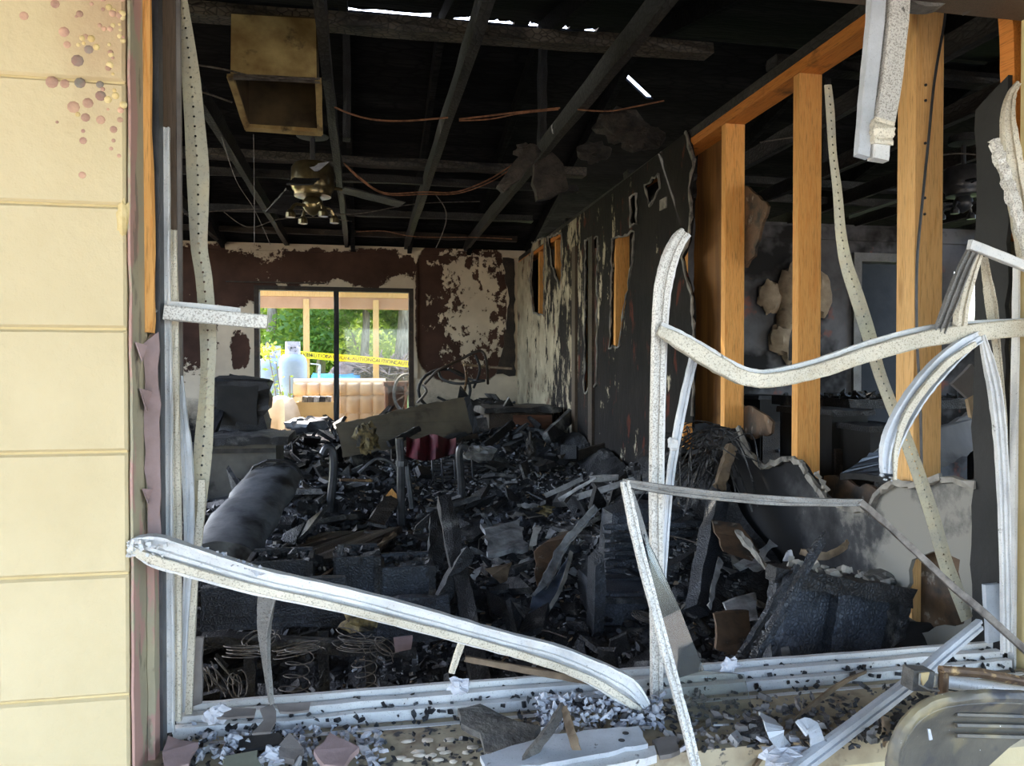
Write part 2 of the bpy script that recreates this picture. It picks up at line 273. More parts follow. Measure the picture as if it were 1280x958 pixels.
# ------------------------------------------------------------------ mesh builder
ORG = {}
class MB:
    def __init__(s): s.v = []; s.f = []
    def add(s, vs, fs):
        k = len(s.v); s.v += [V(p) for p in vs]; s.f += [[i + k for i in f] for f in fs]; return s
    def box(s, c, size, rot=None, taper=1):
        x, y, z = (d / 2 for d in size); c = V(c)
        ps = [V((i * x * (taper if k > 0 else 1), j * y * (taper if k > 0 else 1), k * z)) for k in (-1, 1) for j in (-1, 1) for i in (-1, 1)]
        if rot is not None: ps = [rot @ p for p in ps]
        return s.add([p + c for p in ps], [(0, 2, 3, 1), (4, 5, 7, 6), (0, 1, 5, 4), (2, 6, 7, 3), (0, 4, 6, 2), (1, 3, 7, 5)])
    def sweep(s, path, prof, face=V((0, -1, 0)), widths=None, jit=0, cap=True, twist=None, rnd=R):
        n = len(prof); rings = []
        for i, p in enumerate(path):
            T = (path[min(i + 1, len(path) - 1)] - path[max(i - 1, 0)]).normalized()
            F = face[i] if isinstance(face, list) else face
            S = T.cross(F); S = S.normalized() if S.length > 1e-4 else T.orthogonal().normalized()
            N = S.cross(T).normalized()
            if twist: 
                m = Matrix.Rotation(twist[i], 3, T); S = m @ S; N = m @ N
            wd = widths[i] if widths else 1
            rings.append([p + S * (a * wd) + N * (b * wd) + (V((rnd.uniform(-1, 1), rnd.uniform(-1, 1), rnd.uniform(-1, 1))) * jit if jit else V()) for a, b in prof])
        k = len(s.v); s.v += [p for r in rings for p in r]
        for i in range(len(rings) - 1):
            for j in range(n):
                a = k + i * n + j; b = k + i * n + (j + 1) % n; s.f.append([a, b, b + n, a + n])
        if cap: s.f.append([k + j for j in range(n)][::-1]); s.f.append([k + (len(rings) - 1) * n + j for j in range(n)])
        return s
    def tube(s, path, r, n=6, widths=None, jit=0):
        pr = [(math.cos(t * 2 * math.pi / n) * r, math.sin(t * 2 * math.pi / n) * r) for t in range(n)]
        f = V((0, -1, 0)); t0 = (path[-1] - path[0])
        if t0.length > 1e-6 and abs(t0.normalized().y) > .9: f = V((0, 0, 1))
        return s.sweep(path, pr, f, widths, jit)
    def lathe(s, c, prof, n=16, ax=V((0, 0, 1))):
        c = V(c); qd = V((0, 0, 1)).rotation_difference(ax); k = len(s.v)
        for r, z in prof:
            for i in range(n):
                a = 2 * math.pi * i / n; s.v.append(c + qd @ V((r * math.cos(a), r * math.sin(a), z)))
        for j in range(len(prof) - 1):
            for i in range(n):
                a = k + j * n + i; b = k + j * n + (i + 1) % n; s.f.append([a, b, b + n, a + n])
        s.f.append([k + i for i in range(n)][::-1]); s.f.append([k + (len(prof) - 1) * n + i for i in range(n)]); return s
    def prism(s, loops, to3, thick):            # loops: [outer, hole...] 2D; to3(a,b,t) -> point
        from mathutils.geometry import delaunay_2d_cdt
        pts = [V((a, b)) for l in loops for a, b in l]; ed = []; k = 0
        for l in loops:
            m = len(l); ed += [(k + i, k + (i + 1) % m) for i in range(m)]; k += m
        ov, _, tri, *_r = delaunay_2d_cdt(pts, ed, [], 0, 1e-6)
        def inside(x, y):
            c = False
            for l in loops:
                for i in range(len(l)):
                    (xa, ya), (xb, yb) = l[i - 1], l[i]
                    if (ya > y) != (yb > y) and x < (xb - xa) * (y - ya) / (yb - ya) + xa: c = not c
            return c
        tri = [t for t in tri if inside(sum(ov[i].x for i in t) / 3, sum(ov[i].y for i in t) / 3)]
        s.add([to3(p.x, p.y, 0) for p in ov] + [to3(p.x, p.y, thick) for p in ov], [list(t) for t in tri] + [[i + len(ov) for i in t][::-1] for t in tri])
        n = len(pts); k = 0; fs = []
        vs = [to3(p.x, p.y, 0) for p in pts] + [to3(p.x, p.y, thick) for p in pts]
        for l in loops:
            m = len(l)
            for i in range(m): fs.append([k + i, k + (i + 1) % m, k + (i + 1) % m + n, k + i + n])
            k += m
        return s.add(vs, fs)
    def plate(s, pts, thick, nrm=None):         # 3D polygon given thickness
        pts = [V(p) for p in pts]; nr = V()
        for i in range(len(pts)): nr += (pts[i] - pts[0]).cross(pts[(i + 1) % len(pts)] - pts[0])
        nr = (nrm or nr).normalized() * thick; n = len(pts)
        tri = tessellate_polygon([pts])
        fs = [list(t) for t in tri] + [[i + n for i in t][::-1] for t in tri] + [[i, (i + 1) % n, (i + 1) % n + n, i + n] for i in range(n)]
        return s.add(pts + [p + nr for p in pts], fs)
    def build(s, name, m, parent=None, kind=None, smooth=False, label=None):
        if parent is not None: o0 = ORG[parent.name]
        elif s.v:
            xs = [p.x for p in s.v]; ys = [p.y for p in s.v]; zs = [p.z for p in s.v]
            o0 = V(((min(xs) + max(xs)) / 2, (min(ys) + max(ys)) / 2, min(zs)))
        me = bpy.data.meshes.new(name); me.from_pydata([p - o0 for p in s.v], [], s.f); me.validate()
        bm = bmesh.new(); bm.from_mesh(me); bmesh.ops.recalc_face_normals(bm, faces=bm.faces); bm.to_mesh(me); bm.free()
        if smooth:
            me.shade_smooth(); me.set_sharp_from_angle(angle=math.radians(42))
        o = bpy.data.objects.new(name, me); me.materials.append(MT[m] if isinstance(m, str) else m); C.objects.link(o)
        if parent is not None: o.parent = parent
        else: o.location = o0
        ORG[o.name] = o0.copy()
        if kind: o['kind'] = kind
        if label: o['label'] = label
        return o
def tag(o, label, cat, group=None, kind=None):
    o['label'] = label; o['category'] = cat
    if group: o['group'] = group
    if kind: o['kind'] = kind
    return o
def empty(name, loc, label=None, cat=None, group=None, kind=None):
    o = bpy.data.objects.new(name, None); o.empty_display_size = .1; C.objects.link(o); o.location = loc; ORG[o.name] = V(loc)
    if label: tag(o, label, cat, group)
    if kind: o['kind'] = kind
    return o
def copyobj(o, loc=None, rot=None, parent=None, scale=None):
    c = o.copy(); C.objects.link(c)
    if parent is not None: c.parent = parent
    if loc is not None: c.location = loc
    if rot is not None: c.rotation_euler = rot
    if scale is not None: c.scale = scale
    for k in ('label', 'group'):
        if k in c and parent is not None: del c[k]
    return c
def cr(pts, k=5):                                # Catmull-Rom through Vectors (any dimension)
    out = []; n = len(pts)
    for i in range(n - 1):
        p0, p1, p2, p3 = pts[max(i - 1, 0)], pts[i], pts[i + 1], pts[min(i + 2, n - 1)]
        for j in range(k):
            t = j / k; out.append(.5 * ((2 * p1) + (p2 - p0) * t + (2 * p0 - 5 * p1 + 4 * p2 - p3) * t * t + (3 * p1 - p0 - 3 * p2 + p3) * t ** 3))
    out.append(pts[-1].copy()); return out
# rail cross sections, width 1, ridges facing +b
P_CHAN = [(-.5, 0), (-.5, .42), (-.40, .42), (-.38, .20), (-.10, .20), (-.08, .34), (.04, .34), (.06, .16), (.36, .16), (.40, .36), (.5, .36), (.5, 0)]
P_BOX = [(-.5, 0), (-.5, .5), (-.42, .56), (.42, .56), (.5, .5), (.5, 0)]
P_STEP = [(-.5, 0), (-.5, .55), (-.15, .55), (-.13, .38), (.12, .38), (.14, .55), (.42, .55), (.5, .3), (.5, 0)]
P_FLAT = [(-.5, 0), (-.5, .12), (.5, .12), (.5, 0)]
P_L = [(-.5, 0), (-.5, .5), (-.38, .5), (-.36, .12), (.5, .12), (.5, 0)]
def pathpx(pts, Y, k=5):
    p4 = []
    for p in pts:
        yy = p[3] if len(p) > 3 else Y; a = q(p[0], p[1], yy); p4.append(V((a.x, a.y, a.z, p[2] * mpp(a))))
    c = cr(p4, k); return [p.xyz for p in c], [p.w for p in c]
def rail(pts, Y, prof=P_CHAN, k=5, jit=.0006, face=V((0, -1, 0)), mb=None, twist=None):
    pa, wd = pathpx(pts, Y, k); mb = mb or MB()
    tw = None
    if twist: tw = [twist * i / (len(pa) - 1) for i in range(len(pa))]
    return mb.sweep(pa, prof, face, wd, jit, True, tw)
def rag(poly, step=.03, amp=.012, rnd=R, closed=True, lock=()):
    out = []; n = len(poly)
    for i in range(n if closed else n - 1):
        a = V((*poly[i], 0)); b = V((*poly[(i + 1) % n], 0)); L = (b - a).length; k = max(1, int(L / step)); out.append(poly[i])
        if i in lock: continue
        nr = V((-(b - a).y, (b - a).x, 0)).normalized()
        for j in range(1, k):
            p = a.lerp(b, j / k) + nr * rnd.uniform(-amp, amp); out.append((p.x, p.y))
    return out
def plank(p0, p1, wd, th, face=V((0, 0, 1)), seg=8, jit=.006, rnd=R, taper=0):   # burnt timber, broken ends
    path = [p0.lerp(p1, i / seg) for i in range(seg + 1)]
    ws = [1 - taper * (i / seg) * rnd.uniform(.8, 1.1) for i in range(seg + 1)]
    return MB().sweep(path, [(-wd / 2, -th / 2), (-wd / 2, th / 2), (0, th / 2 * 1.05), (wd / 2, th / 2), (wd / 2, -th / 2), (0, -th / 2)], face, ws, jit, rnd=rnd)
def blob(c, r, n=10, m=7, amp=.25, fr=3, seed=0, mb=None):
    mb = mb or MB(); c = V(c); k = len(mb.v); rx, ry, rz = r if isinstance(r, tuple) else (r, r, r)
    for j in range(m + 1):
        for i in range(n):
            th = math.pi * j / m; ph = 2 * math.pi * i / n; d = V((math.sin(th) * math.cos(ph), math.sin(th) * math.sin(ph), math.cos(th)))
            s_ = 1 + amp * noise.noise(d * fr + V((seed, seed * 1.7, 0))); mb.v.append(c + V((d.x * rx, d.y * ry, d.z * rz)) * s_)
    for j in range(m):
        for i in range(n):
            a = k + j * n + i; b = k + j * n + (i + 1) % n; mb.f.append([a, b, b + n, a + n])
    return mb
# ================================================================== THE SETTING
WY = 1.555            # plane of the front window frame
BY = 7.6              # inner face of the back wall
RX = 1.53             # room face of the stud wall on the right
ZC = 2.49
XJ = -.384            # left edge of the front opening
XR = 1.50             # right edge of the front opening
# ---- ground and floor
MB().box((1, -9, -.26), (40, 20.8, .1)).build('ground', 'concrete', kind='structure')
MB().box((1.5, 4.6, -.06), (8, 6.2, .12)).build('floor', 'floor', kind='structure')
# ---- front wall: painted block, opening, ledge
wf = empty('wall_front', (0, 0, 0), kind='structure')
FY = 1.37
MB().box(((XJ - .003 - 3.8) / 2, (FY + .006 + 1.55) / 2, 1.15), (3.8 + XJ - .003, 1.55 - FY - .006, 2.9)).build('block_core', 'mortar', wf)
MB().box(((XJ + XR) / 2, (FY + .01 + 1.55) / 2, .15), (XR - XJ - .004, 1.55 - FY - .01, .82)).build('block_core', 'mortar', wf)
MB().box((1.95, (FY + .01 + 1.55) / 2, 1.15), (.88, 1.55 - FY - .01, 2.9)).build('block_core', 'mortar', wf)
MB().box((5.6, (FY + .01 + 1.55) / 2, 1.15), (2.2, 1.55 - FY - .01, 2.9)).build('block_core', 'mortar', wf)  # gap before this core left unglazed, out of view, to admit daylight
MB().box(((XJ + 4.5) / 2, (FY + .01 + 1.55) / 2, 2.36), (4.5 - XJ, 1.55 - FY - .01, .5)).build('lintel', 'wood_dark', wf)
def block(x0, x1, z0, z1):
    b = .006; y0, y1 = FY, FY + .10; m = MB()
    o = [(x0 + .002, z0 + .002), (x1 - .002, z0 + .002), (x1 - .002, z1 - .002), (x0 + .002, z1 - .002)]
    i = [(x0 + b, z0 + b), (x1 - b, z0 + b), (x1 - b, z1 - b), (x0 + b, z1 - b)]
    m.add([(x, y0 + .005, z) for x, z in o] + [(x, y0, z) for x, z in i] + [(x, y1, z) for x, z in o],
          [(4, 5, 6, 7)] + [(k, (k + 1) % 4, 4 + (k + 1) % 4, 4 + k) for k in range(4)] + [(k, (k + 1) % 4, 8 + (k + 1) % 4, 8 + k) for k in range(4)])
    m.build('block', 'block', wf)
zj = [1.767 + .2032 * k for k in range(-9, 4)]
for r, z in enumerate(zj[:-1]):
    x = XJ; first = .40 if r % 2 else .20
    while x > -2.6:
        L = first if x == XJ else .40
        block(x - L + (.0), x - .0, z, z + .2032); x -= L
    x = XR + .02
    first = .40 if r % 2 else .20
    while x < 2.35: block(x, x + first, z, z + .2032); x += first; first = .40
    if z < .5:
        x = XJ + (.2 if r % 2 else .0)
        while x < XR - .1: block(x, min(x + .40, XR), z, min(z + .2032, .545)); x += .40
# jamb lining on the end of the block wall
pts = rag([(FY + .006, .6), (FY + .006, 2.3), (1.47, 2.3), (1.47, .6)], .05, .004)
MB().prism([pts], lambda a, b, t: V((XJ + .001 + t, a, b)), .004).build('jamb_lining', 'jamb', wf)
# torn paint hanging in the jamb
for (px, py, s) in ((178, 500, .02), (180, 620, .014), (172, 440, .016)):
    c = qx(px, py, XJ + .008)
    MB().plate([c + V((.002, -s, s)), c + V((.012, s * .8, s * .7)), c + V((.004, s, -s * .9)), c + V((.010, -s * .5, -s))], .002).build('paint_curl', 'tile_pink', wf)
# ledge under the opening
MB().box(((XJ + 1.75) / 2, 1.41, .572), (1.75 - XJ, .22, .056)).build('sill_ledge', 'sill', wf)
# blisters in the scorched paint of the upper blocks
def dome(p, r, m, h=.22, nm='paint_blister'):
    MB().lathe(p, [(r, 0), (r * .85, r * h * .6), (r * .45, r * h), (.0005, r * h * 1.05)], 9, V((0, -1, 0))).build(nm, m, wf, smooth=True)
bl = [(80, 40, 7, 0), (84, 56, 5, 0), (97, 76, 8, 2), (111, 62, 6, 2), (107, 46, 4, 0), (65, 103, 8, 0), (81, 105, 6, 0), (100, 104, 7, 2), (92, 134, 8, 0), (110, 129, 7, 0), (126, 120, 7, 2), (107, 147, 6, 0),
      (126, 150, 6, 0), (104, 176, 5, 0), (104, 164, 3, 0), (103, 219, 5, 0), (139, 186, 3, 0), (142, 162, 5, 0), (142, 176, 3, 0), (125, 106, 5, 2), (69, 5, 6, 0), (30, 20, 6, 0), (150, 150, 4, 0), (149, 195, 3, 0)]
for x, y, r, k in bl:
    dome(q(x, y, FY + .0005), r * mpp(q(x, y, FY)), ('blister', 0, 'blister_dark')[k])
for k in range(46):
    y = abs(R.gauss(0, 95)); x = 157 - abs(R.gauss(0, 24)) - 2
    if k < 14: x, y = R.uniform(85, 155), R.uniform(-10, 60)
    if abs(y - 101) < 5: y += 12
    dome(q(x, y, FY + .0005), R.uniform(2, 5) * mpp(q(x, y, FY)), R.choice(['blister_pale', 'blister_pale', 'blister']), .5)
blob(q(153, 272, FY + .004), (.010, .008, .03), 9, 7, .5, 4, 2).build('paint_blister', 'blister_pale', wf)
# wood buck and dark frame boards beside the opening
wn = empty('window_1', (0, 0, 0), kind='structure')
x_ = XJ
MB().sweep(cr([V((x_ + .009, 1.462, 1.36)), V((x_ + .011, 1.462, 1.50)), V((x_ + .008, 1.462, 1.72)), V((x_ + .010, 1.462, 2.2))], 4), [(-.008, -.008), (-.008, .008), (.008, .008), (.008, -.008)], jit=.002).build('wood_buck', 'pine', wn)
MB().box((x_ + .014, 1.500, 1.4), (.018, .030, 1.7)).build('frame_channel', 'steel_dark', wn)
MB().prism([rag([(1.452, .6), (1.452, 1.34), (1.487, 1.36), (1.487, .6)], .04, .004)], lambda a, b, t: V((x_ + .006 + t, a, b)), .012).build('jamb_plaster', 'jamb', wn)
MB().prism([rag([(.0, 1.34), (.024, 1.36), (.026, .98), (.004, .96)][::-1], .03, .003)], lambda a, b, t: V((x_ + .006 + a, 1.446 - t, b)), .004).build('peeling_paint', 'tile_pink', wn)
MB().box((x_ + .017, 1.60, 1.78), (.030, .05, .66)).build('casing_board', 'wood_dark', wn)
MB().box((x_ + .036, 1.582, 1.66), (.007, .012, .92)).build('casing_edge', 'tile_grey', wn)
# left stile of the window frame: two ridged rails
rail([(205, 160, 14), (204, 230, 17), (204, 330, 18), (206, 480, 19), (207, 650, 19), (208, 780, 20), (208, 915, 21)], WY - .03, P_CHAN).build('stile', 'alu', wn)
rail([(217, 288, 8), (218, 400, 11), (219, 560, 13), (221, 700, 13), (221, 900, 13)], WY - .015, P_STEP).build('stile', 'alu_cream', wn)
rail([(1277, 330, 26), (1275, 480, 27), (1272, 650, 27), (1271, 838, 26)], WY, P_CHAN).build('stile', 'alu', wn)
# sill track: stepped ribs along the bottom
zt = .635
def sillrib(y, z, h, d, name, m, x0=XJ + .03, x1=XR - .02):
    n = 26; pa = [V((x0 + (x1 - x0) * i / n, y + .0015 * noise.noise(V((i * .7, y * 9, 0))), z + .0025 * noise.noise(V((i * .5, 7, y * 20))))) for i in range(n + 1)]
    MB().sweep(pa, [(-h / 2, -d / 2), (-h / 2, d / 2), (h * .3, d / 2), (h / 2, d * .3), (h / 2, -d / 2)], V((0, -1, 0)), jit=.0005).build(name, m, wn)
sillrib(WY + .035, zt - .012, .036, .012, 'sill_rib', 'alu')
sillrib(WY + .010, zt - .021, .034, .020, 'sill_rib', 'alu')
sillrib(WY - .018, zt - .030, .026, .018, 'sill_rib', 'alu')
sillrib(WY - .040, zt - .044, .010, .022, 'sill_rib', 'alu_grey')
sillrib(WY - .060, zt - .046, .026, .012, 'sill_rib', 'alu')
# ---- back wall with sliding door
SL0, SL1 = q(318, 470, BY).x, q(517, 470, BY).x; SLT = q(420, 359, BY).z
BACK_BLOBS = [(q(275, 350, BY).x, q(275, 345, BY).z, .55, .32), (q(420, 335, BY).x, q(420, 335, BY).z, .78, .19), (q(290, 430, BY).x - .4, 1.7, .3, .5), (q(300, 450, BY).x, q(300, 440, BY).z, .1, .2)]
_a = q(583, 388, BY); BACK_PANEL = [(_a.x - .05, _a.z, .45, .70)]; BACK_INNER = [(_a.x + .08, _a.z + .05, .32, .6)]
MT['back'] = m_back(); MT['rightwall'] = m_rightwall(); MT['lowwall'] = m_lowwall()
wb = empty('wall_back', (0, 0, 0), kind='structure')
MB().prism([[(-2.6, 0), (1.62, 0), (1.62, ZC + .02), (-2.6, ZC + .02)], [(SL0, .10), (SL0, SLT), (SL1, SLT), (SL1, .10)][::-1]], lambda a, b, t: V((a, BY + t, b)), .12).build('plaster', 'back', wb)
zt_ = q(420, 308, BY).z
MB().box((-.5, BY - .012, ZC - .03), (4.2, .024, .05)).build('cornice', 'back', wb)
MB().box((q(517, 400, BY).x + .02, BY - .012, 1.85), (.035, .022, 1.24)).build('batten', 'back', wb)
rg = [(q(x, y, BY).x, q(x, y, BY).z) for x, y in ((628, 322), (642, 324), (644, 470), (620, 468), (630, 430), (636, 380))]
MB().prism([rag(rg, .05, .012)], lambda a, b, t: V((a, BY - .012 - t, b)), .006).build('peeled_sheet', 'char_brown', wb)
wl = empty('wall_left', (0, 0, 0), kind='structure')     # unseen; middle opened above the sill to let daylight in, posts standing
for (y0, y1, z0, z1) in ((1.55, 2.3, 0, 2.5), (2.3, 7.3, 0, .25), (7.3, 7.7, 0, 2.5)):
    MB().box((-2.62, (y0 + y1) / 2, (z0 + z1) / 2), (.08, y1 - y0, z1 - z0)).build('wall_panel', 'soot', wl)
for y in (3.4, 4.6, 5.8): MB().box((-2.62, y, 1.3), (.089, .04, 2.2)).build('stud', 'char', wl)
# sliding door
dr = empty('door_1', (0, 0, 0), kind='structure')
dw = .045
MB().box((SL0 + dw / 2, BY + .04, (SLT + .1) / 2), (dw, .10, SLT - .1)).build('door_jamb', 'char_brown', dr)
MB().box((SL1 - dw / 2, BY + .04, (SLT + .1) / 2), (dw, .10, SLT - .1)).build('door_jamb', 'char_brown', dr)
MB().box(((SL0 + SL1) / 2, BY + .035, SLT - .02), (SL1 - SL0, .09, .04)).build('door_head', 'char_brown', dr)
MB().box(((SL0 + SL1) / 2, BY + .04, .12), (SL1 - SL0, .10, .04)).build('door_track', 'alu_grey', dr)
xm = q(420, 470, BY).x
plank(V((xm, BY + .03, .12)), V((xm + .005, BY + .03, SLT - .03)), .05, .06, V((0, -1, 0)), 14, .003).build('meeting_stile', 'char', dr)
MB().box(((xm + SL1) / 2, BY + .06, (SLT + .12) / 2), (SL1 - xm - .08, .006, SLT - .16)).build('pane', 'glass', dr)
MB().box((SL0 + .20, BY - .02, SLT + .03), (.9, .012, .012)).build('curtain_rail', 'char_brown', dr)
# ---- right wall: studs, plates, drywall remnants
wr = empty('wall_right', (0, 0, 0), kind='structure')
SY = [1.926, 2.52, 3.09, 3.68, 4.56, 4.87, 5.47, 6.07, 6.67, 7.27]
ZP = 2.36
for i, y in enumerate(SY):
    m = 'pine_pale' if i < 1 else ('pine' if i < 9 else 'char_brown')
    MB().box((RX + .046, y + .019, (ZP + .02) / 2), (.089, .038, ZP - .02)).build('stud', m, wr)
MB().box((RX + .046, 1.926 + .058, (ZP + .02) / 2), (.086, .036, ZP - .02)).build('stud', 'pine_pale', wr)
MB().box((RX + .046, 1.665, (1.95 + .02) / 2), (.089, .038, 1.95 - .02)).build('stud', 'alu_grey', wr)
MB().box((RX + .046, 4.6, ZP + .022), (.092, 6.0, .040)).build('top_plate', 'pine_y', wr)
MB().box((RX + .046, 4.6, ZP + .064), (.092, 6.0, .040)).build('top_plate', 'char_x', wr)
MB().box((RX + .046, 4.6, .02), (.089, 6.0, .038)).build('bottom_plate', 'char_brown', wr)
def yz(lst, X): return [(p.y, p.z) for p in (qx(x, y, X) for x, y in lst)]
X1 = RX - .012
toX = lambda X, s=1: (lambda a, b, t: V((X + s * t, a, b)))
edge = yz([(858, 165), (868, 200), (862, 235), (866, 262), (862, 300), (853, 322), (858, 345), (866, 372), (868, 430), (866, 520)], X1)
outer = [(BY, .4), (BY, ZP + .02)] + rag(edge, .03, .008, closed=False) + [edge[-1], (3.45, .4)]
holes = [rag(yz(h, X1), .04, .012) for h in (
    [(766, 300), (793, 290), (791, 330), (783, 370), (775, 432), (762, 436), (765, 370)], [(666, 303), (681, 298), (680, 395), (667, 392), (663, 350)],
    [(686, 296), (702, 292), (703, 345), (700, 362), (690, 330)], [(806, 232), (824, 218), (826, 235), (812, 258)], [(788, 248), (796, 243), (797, 280), (789, 284)],
    [(732, 300), (748, 296), (746, 480), (731, 492)])]
MB().prism([outer] + [h[::-1] for h in holes], toX(X1), .012).build('drywall', 'rightwall', wr)
def lip(pl, w_, m='gypsum'):        # torn gypsum showing along a broken edge
    pa = [V((X1 - .003 + R.uniform(-.004, .002), a + R.uniform(-.004, .004), b)) for a, b in pl]
    MB().sweep(pa, [(-w_, -.004), (-w_, .006), (w_, .006), (w_, -.004)], V((-1, 0, 0)), [R.uniform(.4, 1.3) for _ in pa], .002).build('torn_edge', m, wr)
lip(rag(edge, .03, .006, closed=False) + [edge[-1]], .009)
for h in holes: lip(h + h[:1], .007)
for poly, m, X in (([(873, 172), (912, 160), (912, 530), (866, 530), (868, 300)], 'plywood', RX + .092), ([(931, 232), (948, 245), (960, 258), (950, 290), (943, 320), (932, 335), (925, 300)], 'paper', RX + .092),
                   ([(925, 505), (950, 515), (966, 528), (964, 542), (945, 548), (925, 545)], 'paper', RX + .092), ([(1030, 595), (1060, 600), (1105, 618), (1112, 632), (1075, 640), (1030, 640)], 'paper', RX + .092),
                   ([(1145, 690), (1200, 690), (1225, 720), (1215, 800), (1150, 800)], 'paper', RX + .03)):
    MB().prism([rag(yz(poly, X), .03, .010)], toX(X), .012).build('drywall', m, wr)
MB().prism([[(3.72, .6), (3.72, ZP), (BY, ZP), (BY, 0), (3.9, 0)]], toX(RX + .092), .012).build('drywall', 'soot', wr)
top = yz([(925, 535), (937, 566), (955, 583), (966, 580), (990, 573), (1003, 578), (1012, 592), (1028, 612), (1040, 628), (1060, 632), (1088, 640), (1104, 612), (1120, 602), (1142, 606), (1180, 598), (1222, 603)], X1)
low = rag(top, .02, .006, closed=False) + [top[-1], (1.60, .05), (3.5, .05), (3.5, 1.0)]
hl = rag(yz([(1140, 700), (1165, 690), (1200, 700), (1205, 780), (1150, 792), (1128, 770)], X1), .03, .01)
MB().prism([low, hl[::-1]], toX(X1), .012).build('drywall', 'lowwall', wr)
MB().prism([rag([(1.59, .3), (1.59, 2.0), (1.69, 1.95), (1.69, .3)], .05, .006)], toX(X1 - .004), .012).build('drywall', 'soot', wr)
# torn gypsum lip along the lower sheet
for i in range(len(top) - 1):
    a, b = top[i], top[i + 1]; pa = [V((X1 - .006 + R.uniform(-.006, .004), a[0] + (b[0] - a[0]) * t, a[1] + (b[1] - a[1]) * t + R.uniform(-.008, .006))) for t in (0, .33, .66, 1)]
    MB().sweep(pa, [(-.009, -.006), (-.009, .008), (.008, .01), (.008, -.006)], V((-1, 0, 0)), jit=.003).build('torn_edge', 'gypsum', wr)
# casing of the doorway in the right wall, and the switch plate
for y0, z1, m in ((5.42, 2.1, 'wood_dark'), (5.0, 2.1, 'char_brown')):
    MB().box((X1 - .01, y0, z1 / 2 + .1), (.02, .09, z1)).build('door_casing', m, wr)
MB().box((RX + .05, 5.2, 1.1), (.02, .10, 2.1)).build('door_edge', 'jamb', wr)
c = qx(830, 255, X1)
MB().box((X1 - .004, c.y, c.z), (.008, .085, .055)).build('switch_plate', 'gypsum', wr)
# ---- room beyond the studs
wo_ = empty('wall_back_right', (0, 0, 0), kind='structure')
DX0, DX1, DZ = q(1073, 400, 5.7).x, q(1142, 400, 5.7).x, q(1100, 328, 5.7).z
WX0, WX1 = q(1192, 390, 5.7).x, q(1232, 390, 5.7).x; WZ0, WZ1 = q(1200, 432, 5.7).z, q(1200, 338, 5.7).z
MT['wall2'] = simple('smoky plaster', srgb(126, 126, 130), srgb(70, 68, 68), 1.6, rough=.85, bs=40, specks=[((.012, .011, .011), 2.2, .50, .62), (srgb(150, 96, 84), 3.1, .62, .7)])
MB().prism([[(1.63, 0), (5.6, 0), (5.6, 2.5), (1.63, 2.5)], [(DX0, .02), (DX0, DZ), (DX1, DZ), (DX1, .02)][::-1], [(WX0, WZ0), (WX0, WZ1), (WX1, WZ1), (WX1, WZ0)][::-1]], lambda a, b, t: V((a, 5.7 + t, b)), .1).build('plaster', 'wall2', wo_)
for xx in (DX0 - .03, DX1 + .03): MB().box((xx, 5.68, DZ / 2), (.07, .03, DZ)).build('door_casing', 'alu_grey', wo_)
MB().box(((DX0 + DX1) / 2, 5.68, DZ + .035), (DX1 - DX0 + .13, .03, .07)).build('door_casing', 'alu_grey', wo_)
MB().box((3.6, 5.69, 2.42), (3.9, .02, .10)).build('cornice', 'wall2', wo_)
MB().box(((WX0 + WX1) / 2, 5.75, WZ0 + .2), (WX1 - WX0, .03, .03)).build('window_bar', 'char', wo_)
MB().box((4.0, 6.9, 1.2), (2.6, .05, 2.4)).build('wall_passage', 'soot', kind='structure')
wfr = empty('wall_far_right', (0, 0, 0), kind='structure')  # unseen wall; opening added to let daylight into this room
for (y0, y1, z0, z1) in ((1.55, 2.2, 0, 2.5), (2.2, 4.8, 0, .5), (2.2, 4.8, 2.3, 2.5), (4.8, 5.8, 0, 2.5)):
    MB().box((5.62, (y0 + y1) / 2, (z0 + z1) / 2), (.08, y1 - y0, z1 - z0)).build('wall_panel', 'wall2', wfr)
# ---- ceiling: joists, cross beams, roof boards
ce = empty('ceiling', (0, 0, 0), kind='structure')
for x in (-2.5, -1.9, -1.33, -.72, -.14, .40, .98, 2.2, 2.8, 3.4, 4.0, 4.6, 5.2):
    plank(V((x, 1.45, ZC + .045)), V((x + R.uniform(-.03, .03), 7.75, ZC + .045)), .040, .09, V((0, 0, 1)), 24, .0035).build('joist', 'char_x', ce)
for (y, z, h, m) in ((3.1, 2.64, .085, 'char_b'), (5.0, 2.63, .09, 'char_b'), (5.15, 2.56, .03, 'char_x'), (6.6, 2.62, .07, 'char_x'), (7.3, 2.58, .05, 'char_brown')):
    plank(V((-2.6, y, z)), V((1.45, y + R.uniform(-.03, .03), z + R.uniform(-.02, .02))), .05, h, V((0, -1, 0)), 26, .005).build('cross_beam', m, ce)
    plank(V((1.75, y, z)), V((5.5, y + .05, z)), .05, h, V((0, -1, 0)), 16, .005).build('cross_beam', 'char_x', ce)
RY, RZ, SLP = 4.4, 3.33, .243
for x in (-2.5, -1.33, -.14, .40, .98, 1.58, 2.8, 4.0, 5.2):
    for s, ye in ((-1, .1), (1, 8.1)):
        plank(V((x + .04, RY, RZ - .06)), V((x + .04, ye, RZ - .06 - SLP * abs(ye - RY))), .04, .10, V((0, 0, 1)), 10, .004).build('rafter', 'deck', ce)
for x in (-1.9, -.14, .98, 2.8): plank(V((x + .05, RY + .02, ZC + .1)), V((x + .05, RY, RZ - .05)), .04, .08, V((0, -1, 0)), 8, .004).build('web_post', 'char', ce)
def roofpt(px, py, s):            # where a view ray meets a roof slope
    d = ray(px, py); k = s * SLP      # z = RZ - k (y - RY)
    t = (RZ + k * RY - CAM.z) / (d.z + k * d.y); return CAM + d * t
S0, S1 = roofpt(772, 84, 1), roofpt(806, 116, 1)
bw = .148
nb = 30
